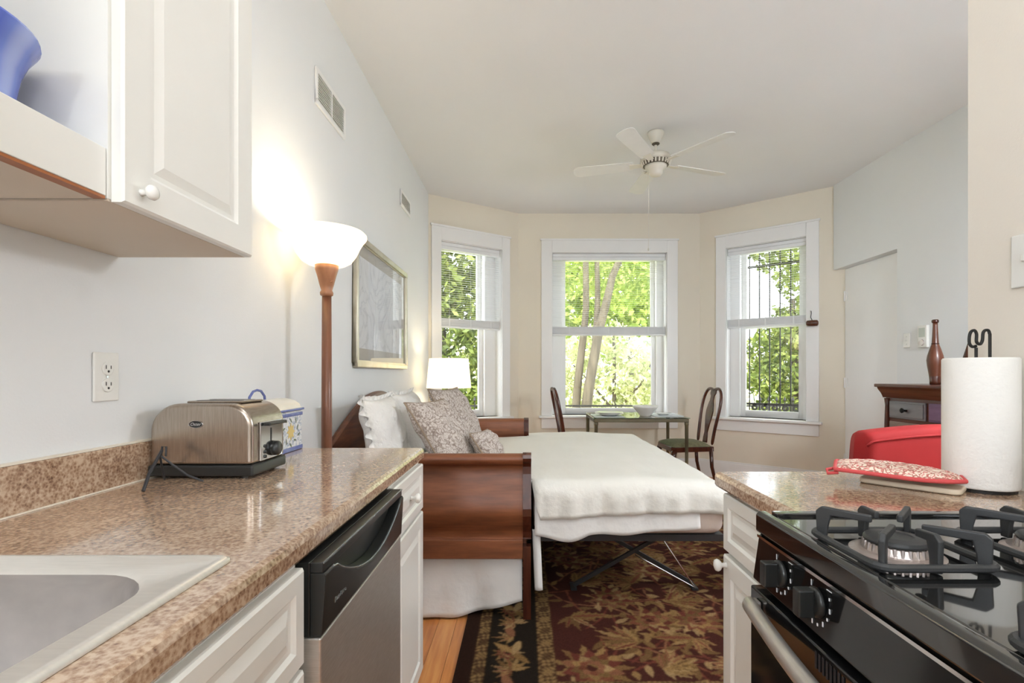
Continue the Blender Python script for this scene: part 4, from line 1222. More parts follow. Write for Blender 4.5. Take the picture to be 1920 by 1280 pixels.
# arched back
nb_ = 40
vs = []; fs = []
bprof = [(-.955, 0), (-.94, 1), (-.925, 2)]
def crest(t):     # height along the back
    return .80 + .275 * math.sin(PI * t) ** 1.15
for i in range(nb_ + 1):
    t = i / nb_; y = 2.40 + t * (4.26 - 2.40); h = crest(t)
    ring = [(-.930, .30), (-.930, .52), (-.942, h - .10), (-.958, h - .035), (-.962, h - .01), (-.975, h), (-.992, h - .002), (-1.004, h - .018), (-1.000, h - .034), (-.985, h - .045), (-.972, h - .10), (-.955, .52), (-.955, .30)]
    vs += [(x, y, z) for x, z in ring]
n = 13
for i in range(nb_):
    for k in range(n):
        l = (k + 1) % n
        fs.append([i * n + k, i * n + l, (i + 1) * n + l, (i + 1) * n + k])
fs += [list(range(n)), [nb_ * n + k for k in range(n)][::-1]]
MB().add(vs, fs).build('back_panel', M['red_wood_y'], db, smooth=False, bevel=.002)
MB().box(-.02, .006, 2.452, 4.208, .30, .40).build('front_rail', M['red_wood_y'], db, bevel=.004)
MB().box(-.925, -.021, 2.452, 4.208, .31, .335).build('slat_deck', M['red_wood'], db)

def soft_box(b, x0, x1, y0, y1, z0, z1, r=.04, n=6):
    # rounded box as stacked rounded rectangles
    loops = []
    for k in range(n + 1):
        a = -PI / 2 + k / n * PI / 2; loops.append((r * (1 - math.cos(a)), z0 + r + r * math.sin(a)))
    for k in range(n + 1):
        a = k / n * PI / 2; loops.append((r * (1 - math.cos(a)), z1 - r + r * math.sin(a)))
    vs = []; L = None
    for ins, z in loops:
        pts = rrect(x0 + ins, x1 - ins, y0 + ins, y1 - ins, max(.05 - ins * .5, .01), 5)
        L = len(pts); vs += [(x, y, z) for x, y in pts]
    fs = [list(range(L))[::-1], [(len(loops) - 1) * L + i for i in range(L)]]
    for k in range(len(loops) - 1):
        for i in range(L):
            j = (i + 1) % L; fs.append([k * L + i, k * L + j, (k + 1) * L + j, (k + 1) * L + i])
    return b.add(vs, fs)
dm = soft_box(MB(), -.915, -.024, 2.466, 4.196, .3355, .60).build('mattress', M['sheet'], smooth=True)
tag(dm, 'white sheeted mattress resting inside the wooden daybed', 'mattress')

# bed skirt under the near arm
def skirt(u, v):
    x = -.93 + u * .915
    hem = .012 + .085 * max(0, (u - .55) / .45) ** 2.2 + .004 * math.sin(u * 17)
    z = .302 - v * (.302 - hem)
    y = 2.462 - .030 * v * (1 + .5 * math.sin(u * 13 + 1) + .25 * math.sin(u * 31)) 
    return (x, y, z)
sk_ = MB().grid(60, 14, skirt).build('bed_skirt', M['sheet'], smooth=True, solid=.003)
tag(sk_, 'white bed skirt hanging to the floor under the near daybed arm', 'bed skirt')

# trundle frame
tf = root('trundle_frame', 'dark folding steel trundle frame with crossed legs on the rug', 'bed frame', (.5, 3.45, RZ))
fr2 = MB()
for x in (.05, .955): fr2.box(x - .018, x + .018, 2.46, 4.42, .368, .40)
for y in (2.46, 3.1, 3.78, 4.385): fr2.box(.068, .937, y, y + .035, .368, .40)
fr2.build('frame', M['dark_metal'], tf)
for yy in (2.76, 4.12):
    for (a, b_, dy) in (((.265, RZ + .016), (.86, .365), 0), ((.925, RZ + .016), (.33, .365), .028)):
        MB().tube([(a[0], yy + dy, a[1]), (b_[0], yy + dy, b_[1])], .014, 4).build('leg', M['dark_metal'], tf)
    MB().tube([(.925, yy - .02, RZ + .012), (.60, yy - .02, .20)], .004, 6).tube([(.925, yy - .02, RZ + .012), (.74, yy - .02, .30)], .005, 6).build('spring_wire', M['chrome'], tf)
    for x in (.265, .925):
        MB().box(x - .016, x + .016, yy - .035, yy + .055, RZ + .0005, RZ + .012).build('foot', M['dark_metal'], tf)
tmm = soft_box(MB(), .042, .975, 2.44, 4.43, .4005, .612, .05).build('mattress', M['mattress'], smooth=True)
tag(tmm, 'beige mattress on the raised trundle frame under the coverlet', 'mattress')

# sheet and coverlet draped over both mattresses
def fold(a, lo, hi, r):
    """arc length coordinate -> (position, drop)"""
    if a < lo + r:
        s = lo + r - a; ph = min(s / r, PI / 2)
        return lo + r - r * math.sin(ph), r * (1 - math.cos(ph)) + max(0, s - r * PI / 2)
    if a > hi - r:
        s = a - (hi - r); ph = min(s / r, PI / 2)
        return hi - r + r * math.sin(ph), r * (1 - math.cos(ph)) + max(0, s - r * PI / 2)
    return a, 0
def drape(x0, x1, y0, y1, top, r, hang_near, hang_right, hang_far, nxx, nyy, wr, seed, ynear_left=None):
    ph = np.random.default_rng(seed).uniform(0, 6.3, 8)
    def g(u, v):
        a = x0 + u * (x1 - x0 + hang_right(v))
        hn = hang_near(u)
        b = (y0 - hn) + v * ((y1 + hang_far) - (y0 - hn))
        # left of the post the near edge stays inside the daybed arm
        px, dx = fold(a, x0 - 1, x1, r)
        lo = y0
        if px < .06:
            f = min(1, (.06 - px) / .03)
            inner = max(b, y0 + .085)
            b = b * (1 - f) + inner * f
            hi_ = y1 - .30 * f
            b = min(b, hi_) if f == 1 else b
        py, dy = fold(b, lo, y1, r)
        drop = math.sqrt(dx * dx + dy * dy) if dx * dy > 0 else dx + dy
        z = top - drop
        w = wr * (math.sin(px * 9 + py * 4 + ph[0]) * .5 + math.sin(px * 17 - py * 7 + ph[1]) * .3 + math.sin(py * 21 + px * 3 + ph[2]) * .3)
        if dy > r * .8 and py < 3: py += -.007 * math.sin(px * 26 + ph[3]) - .004 * math.sin(px * 61 + ph[4])
        if dx > r * .8: px += .012 * math.sin(py * 20 + ph[5])
        crown = .018 * math.sin(PI * min(max((px + .2) / 1.2, 0), 1))
        return (px, py, z + w * (1 if drop < r else .3) + crown)
    return MB().grid(nxx, nyy, g)
cv = drape(-.62, 1.0, 2.415, 4.47, .652, .075, lambda u: .055 + .095 * (1 - .55 * max(0, (u - .4) / .6)), lambda v: .09, .10, 90, 110, .006, 5)
cvo = cv.build('coverlet', M['coverlet'], smooth=True, solid=.012)
tag(cvo, 'white textured coverlet spread over the daybed and trundle', 'bedspread')
def sheetf(u, v):
    x = .045 + u * .80
    hem = .408 + .035 * max(0, (u - .35) / .65) ** 1.5 - .035 * max(0, 1 - u / .35) ** 1.2 * 0 + .006 * math.sin(u * 19)
    if u < .33: hem -= .028 * math.sin(PI * u / .33)
    z = .595 - v * (.595 - hem)
    return (x, 2.432 - .006 * math.sin(u * 23 + v * 3) - .012 * v, z)
sh = MB().grid(50, 12, sheetf).build('bed_sheet', M['sheet'], smooth=True, solid=.003)
tag(sh, 'white sheet edge hanging below the coverlet over the trundle mattress', 'sheet')
st_ = MB().grid(6, 16, lambda u, v: (.034 + .038 * u + .012 * v, 2.452 - .02 * v - .008 * math.sin(u * 3), .43 - v * .29)).build('sheet_corner', M['sheet'], smooth=True, solid=.003)
tag(st_, 'narrow white sheet corner hanging beside the daybed post', 'sheet')

# ------------------------------------------------------------------ pillows
def pillow(name, label, w, h, tk, loc, rot, m, mback=None, ruffle=False, group=None, seed=0):
    r = root(name, label, 'pillow', (0, 0, 0), group=group)
    g = np.random.default_rng(seed); ph = g.uniform(0, 6.3, 6)
    def side(sg):
        def f(u, v):
            x = (u - .5) * 2; y = (v - .5) * 2
            th = (max(0, 1 - abs(x) ** 3.2) * max(0, 1 - abs(y) ** 3.2)) ** .52
            xx = x * w / 2 * (1 - .07 * (1 - y * y)); yy = y * h / 2 * (1 - .07 * (1 - x * x))
            wr = .006 * th * (math.sin(x * 7 + y * 3 + ph[0]) + math.sin(y * 8 - x * 4 + ph[1]))
            return (xx, sg * tk / 2 * th + wr, yy)
        return f
    MB().grid(26, 26, side(-1)).grid(26, 26, side(1)).build('cushion', m, r, smooth=True, local=True)
    if ruffle:
        def rf(u, v):
            s = u * 4; q = s % 1; k = int(s) % 4
            x, y = ((q * 2 - 1, -1), (1, q * 2 - 1), (1 - 2 * q, 1), (-1, 1 - 2 * q))[k]
            e = 1 + v * .11
            xx = x * w / 2 * (1 - .07 * (1 - y * y)) * e; yy = y * h / 2 * (1 - .07 * (1 - x * x)) * e
            return (xx, .016 * v * math.sin(u * 2 * PI * 34 + ph[2]) + .008 * v * math.sin(u * 2 * PI * 13), yy)
        MB().grid(280, 4, rf, cu=True).build('ruffle', m, r, smooth=True, local=True)
    else:
        pts = []
        for i in range(64):
            s = i / 16; q = s % 1; k = int(s) % 4
            x, y = ((q * 2 - 1, -1), (1, q * 2 - 1), (1 - 2 * q, 1), (-1, 1 - 2 * q))[k]
            pts.append((x * w / 2 * (1 - .07 * (1 - y * y)), 0, y * h / 2 * (1 - .07 * (1 - x * x))))
        MB().tube(pts, .005, 6, closed=True).build('piping', mback or m, r, local=True, smooth=True)
    r.location = loc; r.rotation_euler = rot
    return r
R = math.radians
# local: broad face = -Y/+Y ; rotate so that the face looks to +X (away from the back panel)
pillow('ruffled_pillow', 'white ruffled pillow leaning on the daybed back, next to the near arm', .52, .42, .16, (-.735, 2.66, .860), (R(-14), 0, R(90)), M['fabric_white'], ruffle=True, seed=1)
pillow('ruffled_pillow', 'white ruffled pillow leaning behind the taupe floral cushions', .56, .42, .17, (-.745, 3.27, .865), (R(-16), 0, R(90)), M['fabric_white'], ruffle=True, seed=2)
pillow('floral_pillow', 'large taupe floral pillow leaning on the white ruffled pillows', .44, .42, .15, (-.455, 2.80, .862), (R(-34), R(0), R(72)), M['pillow_taupe'], M['pillow_back'], seed=3)
pillow('floral_pillow', 'large taupe floral pillow standing nearer the table lamp', .46, .46, .15, (-.46, 3.42, .885), (R(-28), R(0), R(74)), M['pillow_taupe'], M['pillow_back'], seed=4)
pillow('bolster_pillow', 'small taupe floral pillow lying on the white coverlet', .24, .20, .11, (-.215, 2.88, .772), (R(-35), R(0), R(70)), M['pillow_taupe'], M['pillow_back'], seed=5)

# ------------------------------------------------------------------ nightstand + table lamp
nsx, nsy = -.72, 4.72
ns = root('nightstand', 'small round side table under the lamp behind the daybed', 'side table', (nsx, nsy, 0))
MB().lathe([(0, .66), (.19, .66), (.195, .668), (.195, .676), (.19, .684), (0, .684)], (nsx, nsy, 0), 36).build('top', M['dark_wood'], ns)
MB().lathe([(.02, .12), (.028, .2), (.018, .35), (.03, .5), (.02, .6), (.05, .66)], (nsx, nsy, 0), 20).build('column', M['dark_wood'], ns, smooth=True)
for k in range(3):
    a = k * 2 * PI / 3 + .5
    MB().tube([(nsx + .015 * math.cos(a), nsy + .015 * math.sin(a), .16), (nsx + .1 * math.cos(a), nsy + .1 * math.sin(a), .12), (nsx + .17 * math.cos(a), nsy + .17 * math.sin(a), .014)], [.018, .015, .012], 8).build('leg', M['dark_wood'], ns)
tl = root('table_lamp', 'white table lamp with cream drum shade in front of the window', 'lamp', (nsx, nsy, .6845))
MB().lathe([(0, 0), (.07, 0), (.07, .012), (.04, .02), (.03, .04), (.065, .10), (.085, .15), (.075, .20), (.04, .25), (.02, .265), (.018, .29)], (nsx, nsy, .685), 32).build('base', M['ceramic'], tl, smooth=True)
MB().cyl((nsx, nsy, .975), (nsx, nsy, 1.35), .006, n=10).build('stem', M['chrome'], tl)
M_sh = MB()
M_sh.lathe([(.208, 1.055), (.182, 1.330)], (nsx, nsy, 0), 48)
M_sh.f = [f for f in M_sh.f if len(f) == 4]
sho = M_sh.build('lamp_shade', M['lamp_shade'], tl, smooth=True, solid=.003)
spd = MB()
for k in range(3):
    a = k * 2 * PI / 3; spd.cyl((nsx, nsy, 1.33), (nsx + .181 * math.cos(a), nsy + .181 * math.sin(a), 1.328), .002, n=6)
spd.build('shade_spider', M['chrome'], sho)
MB().lathe([(0, 0), (.016, .0), (.02, .03), (.03, .06), (.028, .085), (0, .1)], (nsx, nsy, 1.12), 16).build('bulb', emis('bulb_glow', (1, .9, .7, 1), 8), tl, smooth=True)
l = bpy.data.lights.new('table_lamp_light', 'POINT'); l.energy = TLAMP_W; l.shadow_soft_size = .04; l.color = (1, .86, .62)
o = bpy.data.objects.new('table_lamp_light', l); COL.objects.link(o); o.location = (nsx + .06, nsy, 1.18)

# ------------------------------------------------------------------ floor lamp (torchiere)
fx, fy = -.838, 2.115
fl_ = root('floor_lamp', 'wooden torchiere floor lamp with glowing glass bowl by the white wall', 'lamp', (fx, fy, 0))
MB().lathe([(0, 0), (.13, 0), (.13, .015), (.11, .028), (.05, .04), (.03, .06), (.024, .09)], (fx, fy, .0008), 32).build('base', M['lamp_wood'], fl_, smooth=True)
MB().lathe([(.022, .08), (.0215, 1.0), (.019, 1.52)], (fx, fy, 0), 24).build('pole', M['lamp_wood'], fl_, smooth=True)
MB().lathe([(.019, 1.515), (.026, 1.52), (.027, 1.53), (.022, 1.54), (.028, 1.56), (.038, 1.60), (.046, 1.625), (.048, 1.645), (.0, 1.646)], (fx, fy, 0), 28).build('socket_cup', M['lamp_cup'], fl_, smooth=True)
sh_ = MB()
sh_.lathe([(.040, 1.647), (.075, 1.650), (.098, 1.664), (.118, 1.692), (.132, 1.724), (.146, 1.748), (.160, 1.766), (.160, 1.776), (.150, 1.786)], (fx, fy, 0), 48)
sh_.f = [f for f in sh_.f if len(f) == 4]
sh_.build('glass_shade', M['torch_shade'], fl_, smooth=True, solid=.004)
MB().lathe([(0, 0), (.018, 0), (.022, .03), (.03, .06), (0, .085)], (fx, fy, 1.6475), 16).build('bulb', emis('bulb_glow_2', (1, .92, .75, 1), 10), fl_, smooth=True)
MB().cyl((fx + .03, fy - .03, 1.57), (fx + .045, fy - .045, 1.57), .004, n=8).build('switch_knob', M['lamp_cup'], fl_)
l = bpy.data.lights.new('floor_lamp_light', 'POINT'); l.energy = TORCH_W; l.shadow_soft_size = .05; l.color = (1, .92, .78)
o = bpy.data.objects.new('floor_lamp_light', l); COL.objects.link(o); o.location = (fx, fy, 1.745)

# ------------------------------------------------------------------ picture
PX = -1.0095; py0, py1, pz0, pz1 = 2.92, 4.16, 1.225, 2.02
pc = root('framed_picture', 'large silver-gold framed pale drawing hanging on the white wall', 'picture', (PX, (py0 + py1) / 2, pz0))
M['silver'] = mat('silver_gold_frame', rgb(206, 200, 184), .3, .8, c2=rgb(186, 178, 158), nscale=10)
M['mat_grey'] = mat('grey_mat_board', rgb(176, 172, 164), .8)
def print_mat():
    t = NT('pale_print')
    co = t.coords((1, 1, 1))
    n1 = t.n('ShaderNodeTexNoise', Scale=3.5, Detail=8.0, Distortion=2.0); t.l(co, n1.inputs['Vector'])
    t.l(t.ramp(n1.outputs[0], [(.38, rgb(222, 224, 228)), (.47, rgb(212, 214, 219)), (.5, rgb(192, 195, 202)), (.53, rgb(214, 216, 221)), (.7, rgb(222, 224, 228))]), t.b.inputs['Base Color'])
    t.b.inputs['Roughness'].default_value = .8
    return t.m
M['print'] = print_mat()
fw = .034
fr3 = MB()
fr3.box(PX, PX + .032, py0, py1, pz0, pz0 + fw).box(PX, PX + .032, py0, py1, pz1 - fw, pz1).box(PX, PX + .032, py0, py0 + fw, pz0 + fw, pz1 - fw).box(PX, PX + .032, py1 - fw, py1, pz0 + fw, pz1 - fw)
fr3.build('frame', M['silver'], pc, bevel=.008, seg=3)
fr4 = MB(); e = .012; a, b_, c_, d2 = py0 + fw, py1 - fw, pz0 + fw, pz1 - fw
fr4.box(PX, PX + .025, a, b_, c_, c_ + e).box(PX, PX + .025, a, b_, d2 - e, d2).box(PX, PX + .025, a, a + e, c_, d2).box(PX, PX + .025, b_ - e, b_, c_, d2)
fr4.build('inner_lip', M['silver'], pc, bevel=.002)
MB().box(PX + .002, PX + .010, a, b_, c_, d2).build('mat_board', M['mat_grey'], pc)
MB().box(PX + .0101, PX + .0112, a + .06, b_ - .09, c_ + .085, d2 - .085).build('print', M['print'], pc)
MB().box(PX + .016, PX + .018, a + .004, b_ - .004, c_ + .004, d2 - .004).build('glazing', M['pglass'], pc)

# ------------------------------------------------------------------ wall vents
M['vent_dark'] = mat('vent_backing', rgb(222, 216, 206), .6)
def vent(label, y0, y1, z0, z1, split):
    x = -1.0095
    r = root('air_vent', label, 'vent', (x, (y0 + y1) / 2, (z0 + z1) / 2))
    b = .022
    MB().box(x, x + .010, y0, y1, z0, z0 + b).box(x, x + .010, y0, y1, z1 - b, z1).box(x, x + .010, y0, y0 + b, z0 + b, z1 - b).box(x, x + .010, y1 - b, y1, z0 + b, z1 - b).build('frame', M['trim'], r, bevel=.002)
    MB().box(x, x + .001, y0 + b, y1 - b, z0 + b, z1 - b).build('backing', M['vent_dark'], r)
    if split: MB().box(x + .001, x + .010, (y0 + y1) / 2 - .006, (y0 + y1) / 2 + .006, z0 + b, z1 - b).build('mullion', M['trim'], r)
    n = int((z1 - z0 - 2 * b) / .013)
    s = MB(Matrix.Rotation(R(35), 4, 'Y')).box(-.005, .005, y0 + b - (y0 + y1) / 2, y1 - b - (y0 + y1) / 2, -.0007, .0007).build('slat', M['trim'], r, local=True)
    zz0 = z0 + b + .007 - (z0 + z1) / 2
    s.location = (.0055, 0, zz0)
    for i in range(1, n): piece('slat', s.data, r, (.0055, 0, zz0 + i * .013))
vent('wide white air vent with a centre bar high above the floor lamp', 2.40, 2.79, 2.485, 2.665, True)
vent('small white air vent high on the wall near the bay corner', 4.04, 4.375, 2.545, 2.68, False)

# ------------------------------------------------------------------ ceiling fan
cfx, cfy = 1.012, 3.89
cf = root('ceiling_fan', 'white ceiling fan with pull chain hanging over the bed', 'ceiling fan', (cfx, cfy, H - .001))
MB().lathe([(0, 0), (.062, 0), (.064, -.01), (.052, -.04), (.036, -.075), (.030, -.085), (0, -.085)], (cfx, cfy, H - .001), 32).build('canopy', M['canvas'], cf, smooth=True)
MB().lathe([(.028, -.0855), (.030, -.09), (.018, -.10), (0, -.10)], (cfx, cfy, H - .001), 24).build('collar', M['fan_vent'], cf)
MB().cyl((cfx, cfy, H - .10), (cfx, cfy, H - .17), .011, n=14).build('downrod', M['canvas'], cf)
MB().lathe([(.0, -.155), (.025, -.16), (.07, -.168), (.105, -.185), (.118, -.205), (.120, -.225), (.113, -.233), (0, -.233)], (cfx, cfy, H), 40).build('motor_housing', M['canvas'], cf, smooth=True)
vb = MB().lathe([(.0, -.2335), (.108, -.2335), (.100, -.258), (.092, -.262), (0, -.262)], (cfx, cfy, H), 40).build('vent_band', M['fan_vent'], cf)
for k in range(24):
    a = k * 2 * PI / 24
    MB().cyl((cfx + .110 * math.cos(a), cfy + .110 * math.sin(a), H - .233), (cfx + .100 * math.cos(a), cfy + .100 * math.sin(a), H - .262), .006, n=6).build('vent_rib', M['canvas'], vb)
MB().lathe([(0, -.2625), (.085, -.2625), (.08, -.278), (.055, -.29), (.052, -.32), (.040, -.335), (.015, -.342), (0, -.343)], (cfx, cfy, H), 32).build('switch_housing', M['canvas'], cf, smooth=True)
bl_mesh = None
for k in range(5):
    a = k * 2 * PI / 5 + .35
    Mb = Matrix.Translation((cfx, cfy, H - .247)) @ Matrix.Rotation(a, 4, 'Z') @ Matrix.Rotation(R(11), 4, 'X')
    MB(Mb).add([(.095, -.02, -.003), (.20, -.03, -.003), (.20, .03, -.003), (.095, .02, -.003), (.095, -.02, .001), (.20, -.03, .001), (.20, .03, .001), (.095, .02, .001)], [[0, 3, 2, 1], [4, 5, 6, 7], [0, 1, 5, 4], [1, 2, 6, 5], [2, 3, 7, 6], [3, 0, 4, 7]]).build('blade_iron', M['canvas'], cf)
    pts = [(.17, -.052), (.60, -.066)] + [(.60 + .045 * math.cos(t), .066 * math.sin(t)) for t in [-PI / 2 + i * PI / 8 for i in range(1, 8)]] + [(.60, .066), (.17, .052)]
    MB(Mb).prism(pts, 'Z', .0015, .0065).build('blade', M['fan_blade'], cf)
MB().tube([(cfx - .056, cfy - .01, H - .31), (cfx - .058, cfy - .01, H - .60), (cfx - .058, cfy - .01, H - .90)], .0016, 6).build('pull_chain', M['canvas'], cf)
MB().lathe([(0, -.012), (.005, -.008), (.006, 0), (.003, .01), (0, .012)], (cfx - .058, cfy - .01, H - .91), 12).build('chain_bob', M['canvas'], cf, smooth=True)

# ------------------------------------------------------------------ dining table
tx0, tx1, ty0, ty1 = .68, 1.61, 4.93, 5.62
TZ = .755
dt = root('dining_table', 'glass-topped bronze metal dining table in front of the wide window', 'table', ((tx0 + tx1) / 2, (ty0 + ty1) / 2, 0))
MB().box(tx0 - .01, tx1 + .01, ty0 - .01, ty1 + .01, TZ - .010, TZ).build('glass_top', M['tglass'], dt, bevel=.002)
ap = MB()
ap.box(tx0, tx1, ty0, ty0 + .025, TZ - .045, TZ - .0105).box(tx0, tx1, ty1 - .025, ty1, TZ - .045, TZ - .0105).box(tx0, tx0 + .025, ty0 + .025, ty1 - .025, TZ - .045, TZ - .0105).box(tx1 - .025, tx1, ty0 + .025, ty1 - .025, TZ - .045, TZ - .0105)
ap.build('apron', M['bronze'], dt, bevel=.003)
for x in (tx0 + .018, tx1 - .018):
    for y in (ty0 + .018, ty1 - .018):
        MB().lathe([(.013, .0005), (.016, .02), (.014, .05), (.018, TZ - .08), (.021, TZ - .07), (.021, TZ - .046)], (x, y, 0), 16).build('leg', M['bronze'], dt, smooth=True)
bwl = MB().lathe([(0, 0), (.055, 0), (.058, .008), (.09, .045), (.122, .085), (.132, .105), (.128, .105), (.116, .085), (.084, .047), (.05, .014), (0, .012)], (0, 0, 0), 40).build('serving_bowl', M['ceramic'], smooth=True)
bwl.location = (1.235, 5.16, TZ + .0005); tag(bwl, 'white ceramic serving bowl on the glass dining table', 'bowl')
pmat = mat('pale_placemat', rgb(222, 228, 230), .4)
for k, (x, y, lab) in enumerate(((.84, 5.15, 'pale placemat on the glass table under the white plate stack'), (1.46, 5.25, 'pale placemat on the glass table by the right chair'))):
    m_ = MB().prism(rrect(-.15, .15, -.20, .20, .03, 4), 'Z', 0, .004).build('placemat', pmat, bevel=.0015)
    m_.location = (x, y, TZ + .0005); tag(m_, lab, 'placemat')
def plate(loc, label, group, s=1.0):
    p = MB().lathe([(0, 0), (.07 * s, 0), (.075 * s, .004), (.115 * s, .016), (.135 * s, .019), (.135 * s, .022), (.113 * s, .020), (.07 * s, .007), (0, .006)], (0, 0, 0), 36).build('plate', M['ceramic'], smooth=True)
    p.location = loc; tag(p, label, 'plate', group)
for k in range(3):
    plate((.86, 5.14, TZ + .005 + k * .0075), ('lowest', 'middle', 'top')[k] + ' white plate of the stack on the glass table', 'stacked white plates', 1.05)
plate((1.43, 5.20, TZ + .005), 'single small white plate on the placemat by the right chair', None, .62)

# ------------------------------------------------------------------ dining chairs (local: facing +Y, back at -Y)
def make_chair(label):
    c = root('dining_chair', label, 'chair', group='dining chairs at the glass table')
    def yb(z): return -.205 - .11 * max(0, (z - .45) / .6) ** 1.25
    sh2 = [(-.17, .46), (-.178, .55), (-.185, .64), (-.205, .75), (-.212, .86), (-.20, .95), (-.165, 1.01), (-.11, 1.035), (-.05, 1.03), (0, 1.012)]
    path = [(x, yb(z), z) for x, z in sh2] + [(-x, yb(z), z) for x, z in sh2[-2::-1]]
    MB().tube(path, [.018] * len(path), 8).build('back_frame', M['dark_wood'], c, smooth=True, local=True, sub=1)
    sp = [(-.045, .475), (-.042, .53), (-.030, .58), (-.048, .66), (-.072, .74), (-.078, .80), (-.062, .86), (-.038, .91), (-.036, .955), (-.060, .985), (-.055, 1.015)]
    vs = []; fs = []
    for (x, z) in sp:
        y = yb(z)
        vs += [(x, y - .006, z), (-x, y - .006, z), (-x, y + .006, z), (x, y + .006, z)]
    for i in range(len(sp) - 1):
        for k in range(4):
            l2 = (k + 1) % 4; fs.append([i * 4 + k, i * 4 + l2, i * 4 + 4 + l2, i * 4 + 4 + k])
    fs += [[0, 1, 2, 3], [len(vs) - 4, len(vs) - 3, len(vs) - 2, len(vs) - 1]]
    MB().add(vs, fs).build('splat', M['dark_wood'], c, local=True)
    trap = [(-.19, -.22), (.19, -.22), (.235, .20), (.20, .225), (-.20, .225), (-.235, .20)]
    MB().prism(trap, 'Z', .405, .455).build('seat_rail', M['dark_wood'], c, local=True, bevel=.006)
    def cush(u, v):
        x = (u - .5) * 2; y = (v - .5) * 2
        wd = .185 + .045 * v
        return (x * wd, -.195 + v * .41, .456 + .045 * (max(0, 1 - x ** 4) * max(0, 1 - y ** 4)) ** .5)
    MB().grid(14, 14, cush).grid(2, 2, lambda u, v: ((u - .5) * 2 * (.185 + .045 * v), -.195 + v * .41, .456)).build('seat', M['olive_fabric'], c, smooth=True, local=True)
    for sx in (-1, 1):
        MB().tube([(sx * .185, -.19, .44), (sx * .185, -.20, .25), (sx * .19, -.235, .1), (sx * .195, -.27, .0005)], [.020, .018, .016, .014], 8).build('leg', M['dark_wood'], c, local=True, smooth=True)
        MB().tube([(sx * .205, .195, .42), (sx * .222, .212, .36), (sx * .215, .208, .2), (sx * .205, .20, .06), (sx * .212, .212, .02), (sx * .212, .212, .0005)], [.028, .030, .019, .014, .022, .022], 8).build('leg', M['dark_wood'], c, local=True, smooth=True)
    return c
ch1 = make_chair('dark mahogany dining chair with olive seat near the window with iron bars')
ch1.location = (1.665, 5.215, 0); ch1.rotation_euler = (0, 0, R(94))
ch2 = copy_tree(ch1); ch2['label'] = 'dark mahogany dining chair on the daybed side of the glass table'
ch2.location = (.60, 5.28, 0); ch2.rotation_euler = (0, 0, R(-86))

# ------------------------------------------------------------------ dresser
dx0, dx1, dy0, dy1 = 2.62, 3.06, 2.52, 3.66
ds = root('dresser', 'mahogany dresser with painted drawers against the white wall', 'dresser', ((dx0 + dx1) / 2, (dy0 + dy1) / 2, 0))
MB().box(dx0 + .012, dx1, dy0, dy1, .08, 1.015).build('body', M['dresser_wood'], ds)
cornice = [(dx1, 1.016), (dx0 + .004, 1.016), (dx0 - .004, 1.035), (dx0 - .012, 1.05), (dx0 - .034, 1.078), (dx0 - .04, 1.092), (dx1, 1.092)]
MB().prism(cornice, 'Y', dy0 - .02, dy1 + .02).build('cornice', M['dresser_wood'], ds)
MB().box(dx0 - .052, dx1, dy0 - .035, dy1 + .035, 1.0925, 1.115).build('top', M['dresser_wood'], ds, bevel=.005)
for y in (dy0 + .02, dy1 - .02):
    MB().lathe([(.014, .08), (.018, .2), (.013, .5), (.019, .8), (.014, .96), (.02, 1.012)], (dx0 + .008, y, 0), 14).build('corner_column', M['dark_wood'], ds, smooth=True)
for x in (dx0 + .04, dx1 - .03):
    for y in (dy0 + .03, dy1 - .03):
        MB().lathe([(.02, .0005), (.03, .03), (.024, .08)], (x, y, 0), 14).build('foot', M['dark_wood'], ds, smooth=True)
mats = [['drawer_grey', 'drawer_purple', 'drawer_grey'], ['drawer_taupe', 'drawer_taupe', 'drawer_purple'], ['drawer_grey', 'drawer_taupe', 'drawer_grey'], ['drawer_taupe', 'drawer_purple', 'drawer_taupe']]
for r_ in range(4):
    z1_ = .995 - r_ * .222; z0_ = z1_ - (.12 if r_ == 0 else .19)
    if r_ > 0: z1_ += .08 * 0; 
    if r_ > 0:
        z1_ = .85 - (r_ - 1) * .25; z0_ = z1_ - .225
    for c_ in range(3):
        yb1 = dy1 - .05 - c_ * .352; yb0 = yb1 - .325
        d3 = MB().box(dx0 + .0, dx0 + .0115, yb0, yb1, z0_, z1_).box(dx0 - .008, dx0, yb0 + .012, yb1 - .012, z0_ + .012, z1_ - .012).build('drawer', M[mats[r_][c_]], ds, bevel=.003)
        zc = (z0_ + z1_) / 2; yc = (yb0 + yb1) / 2
        MB().lathe([(.006, 0), (.006, .012), (.016, .02), (.018, .026), (.010, .032), (0, .033)], (dx0 - .008, yc, zc), 16, M=Matrix.Rotation(-PI / 2, 3, 'Y')).box(dx0 - .018, dx0 - .012, yc - .024, yc + .024, zc - .006, zc + .006).build('knob', M['iron'], d3, smooth=False)

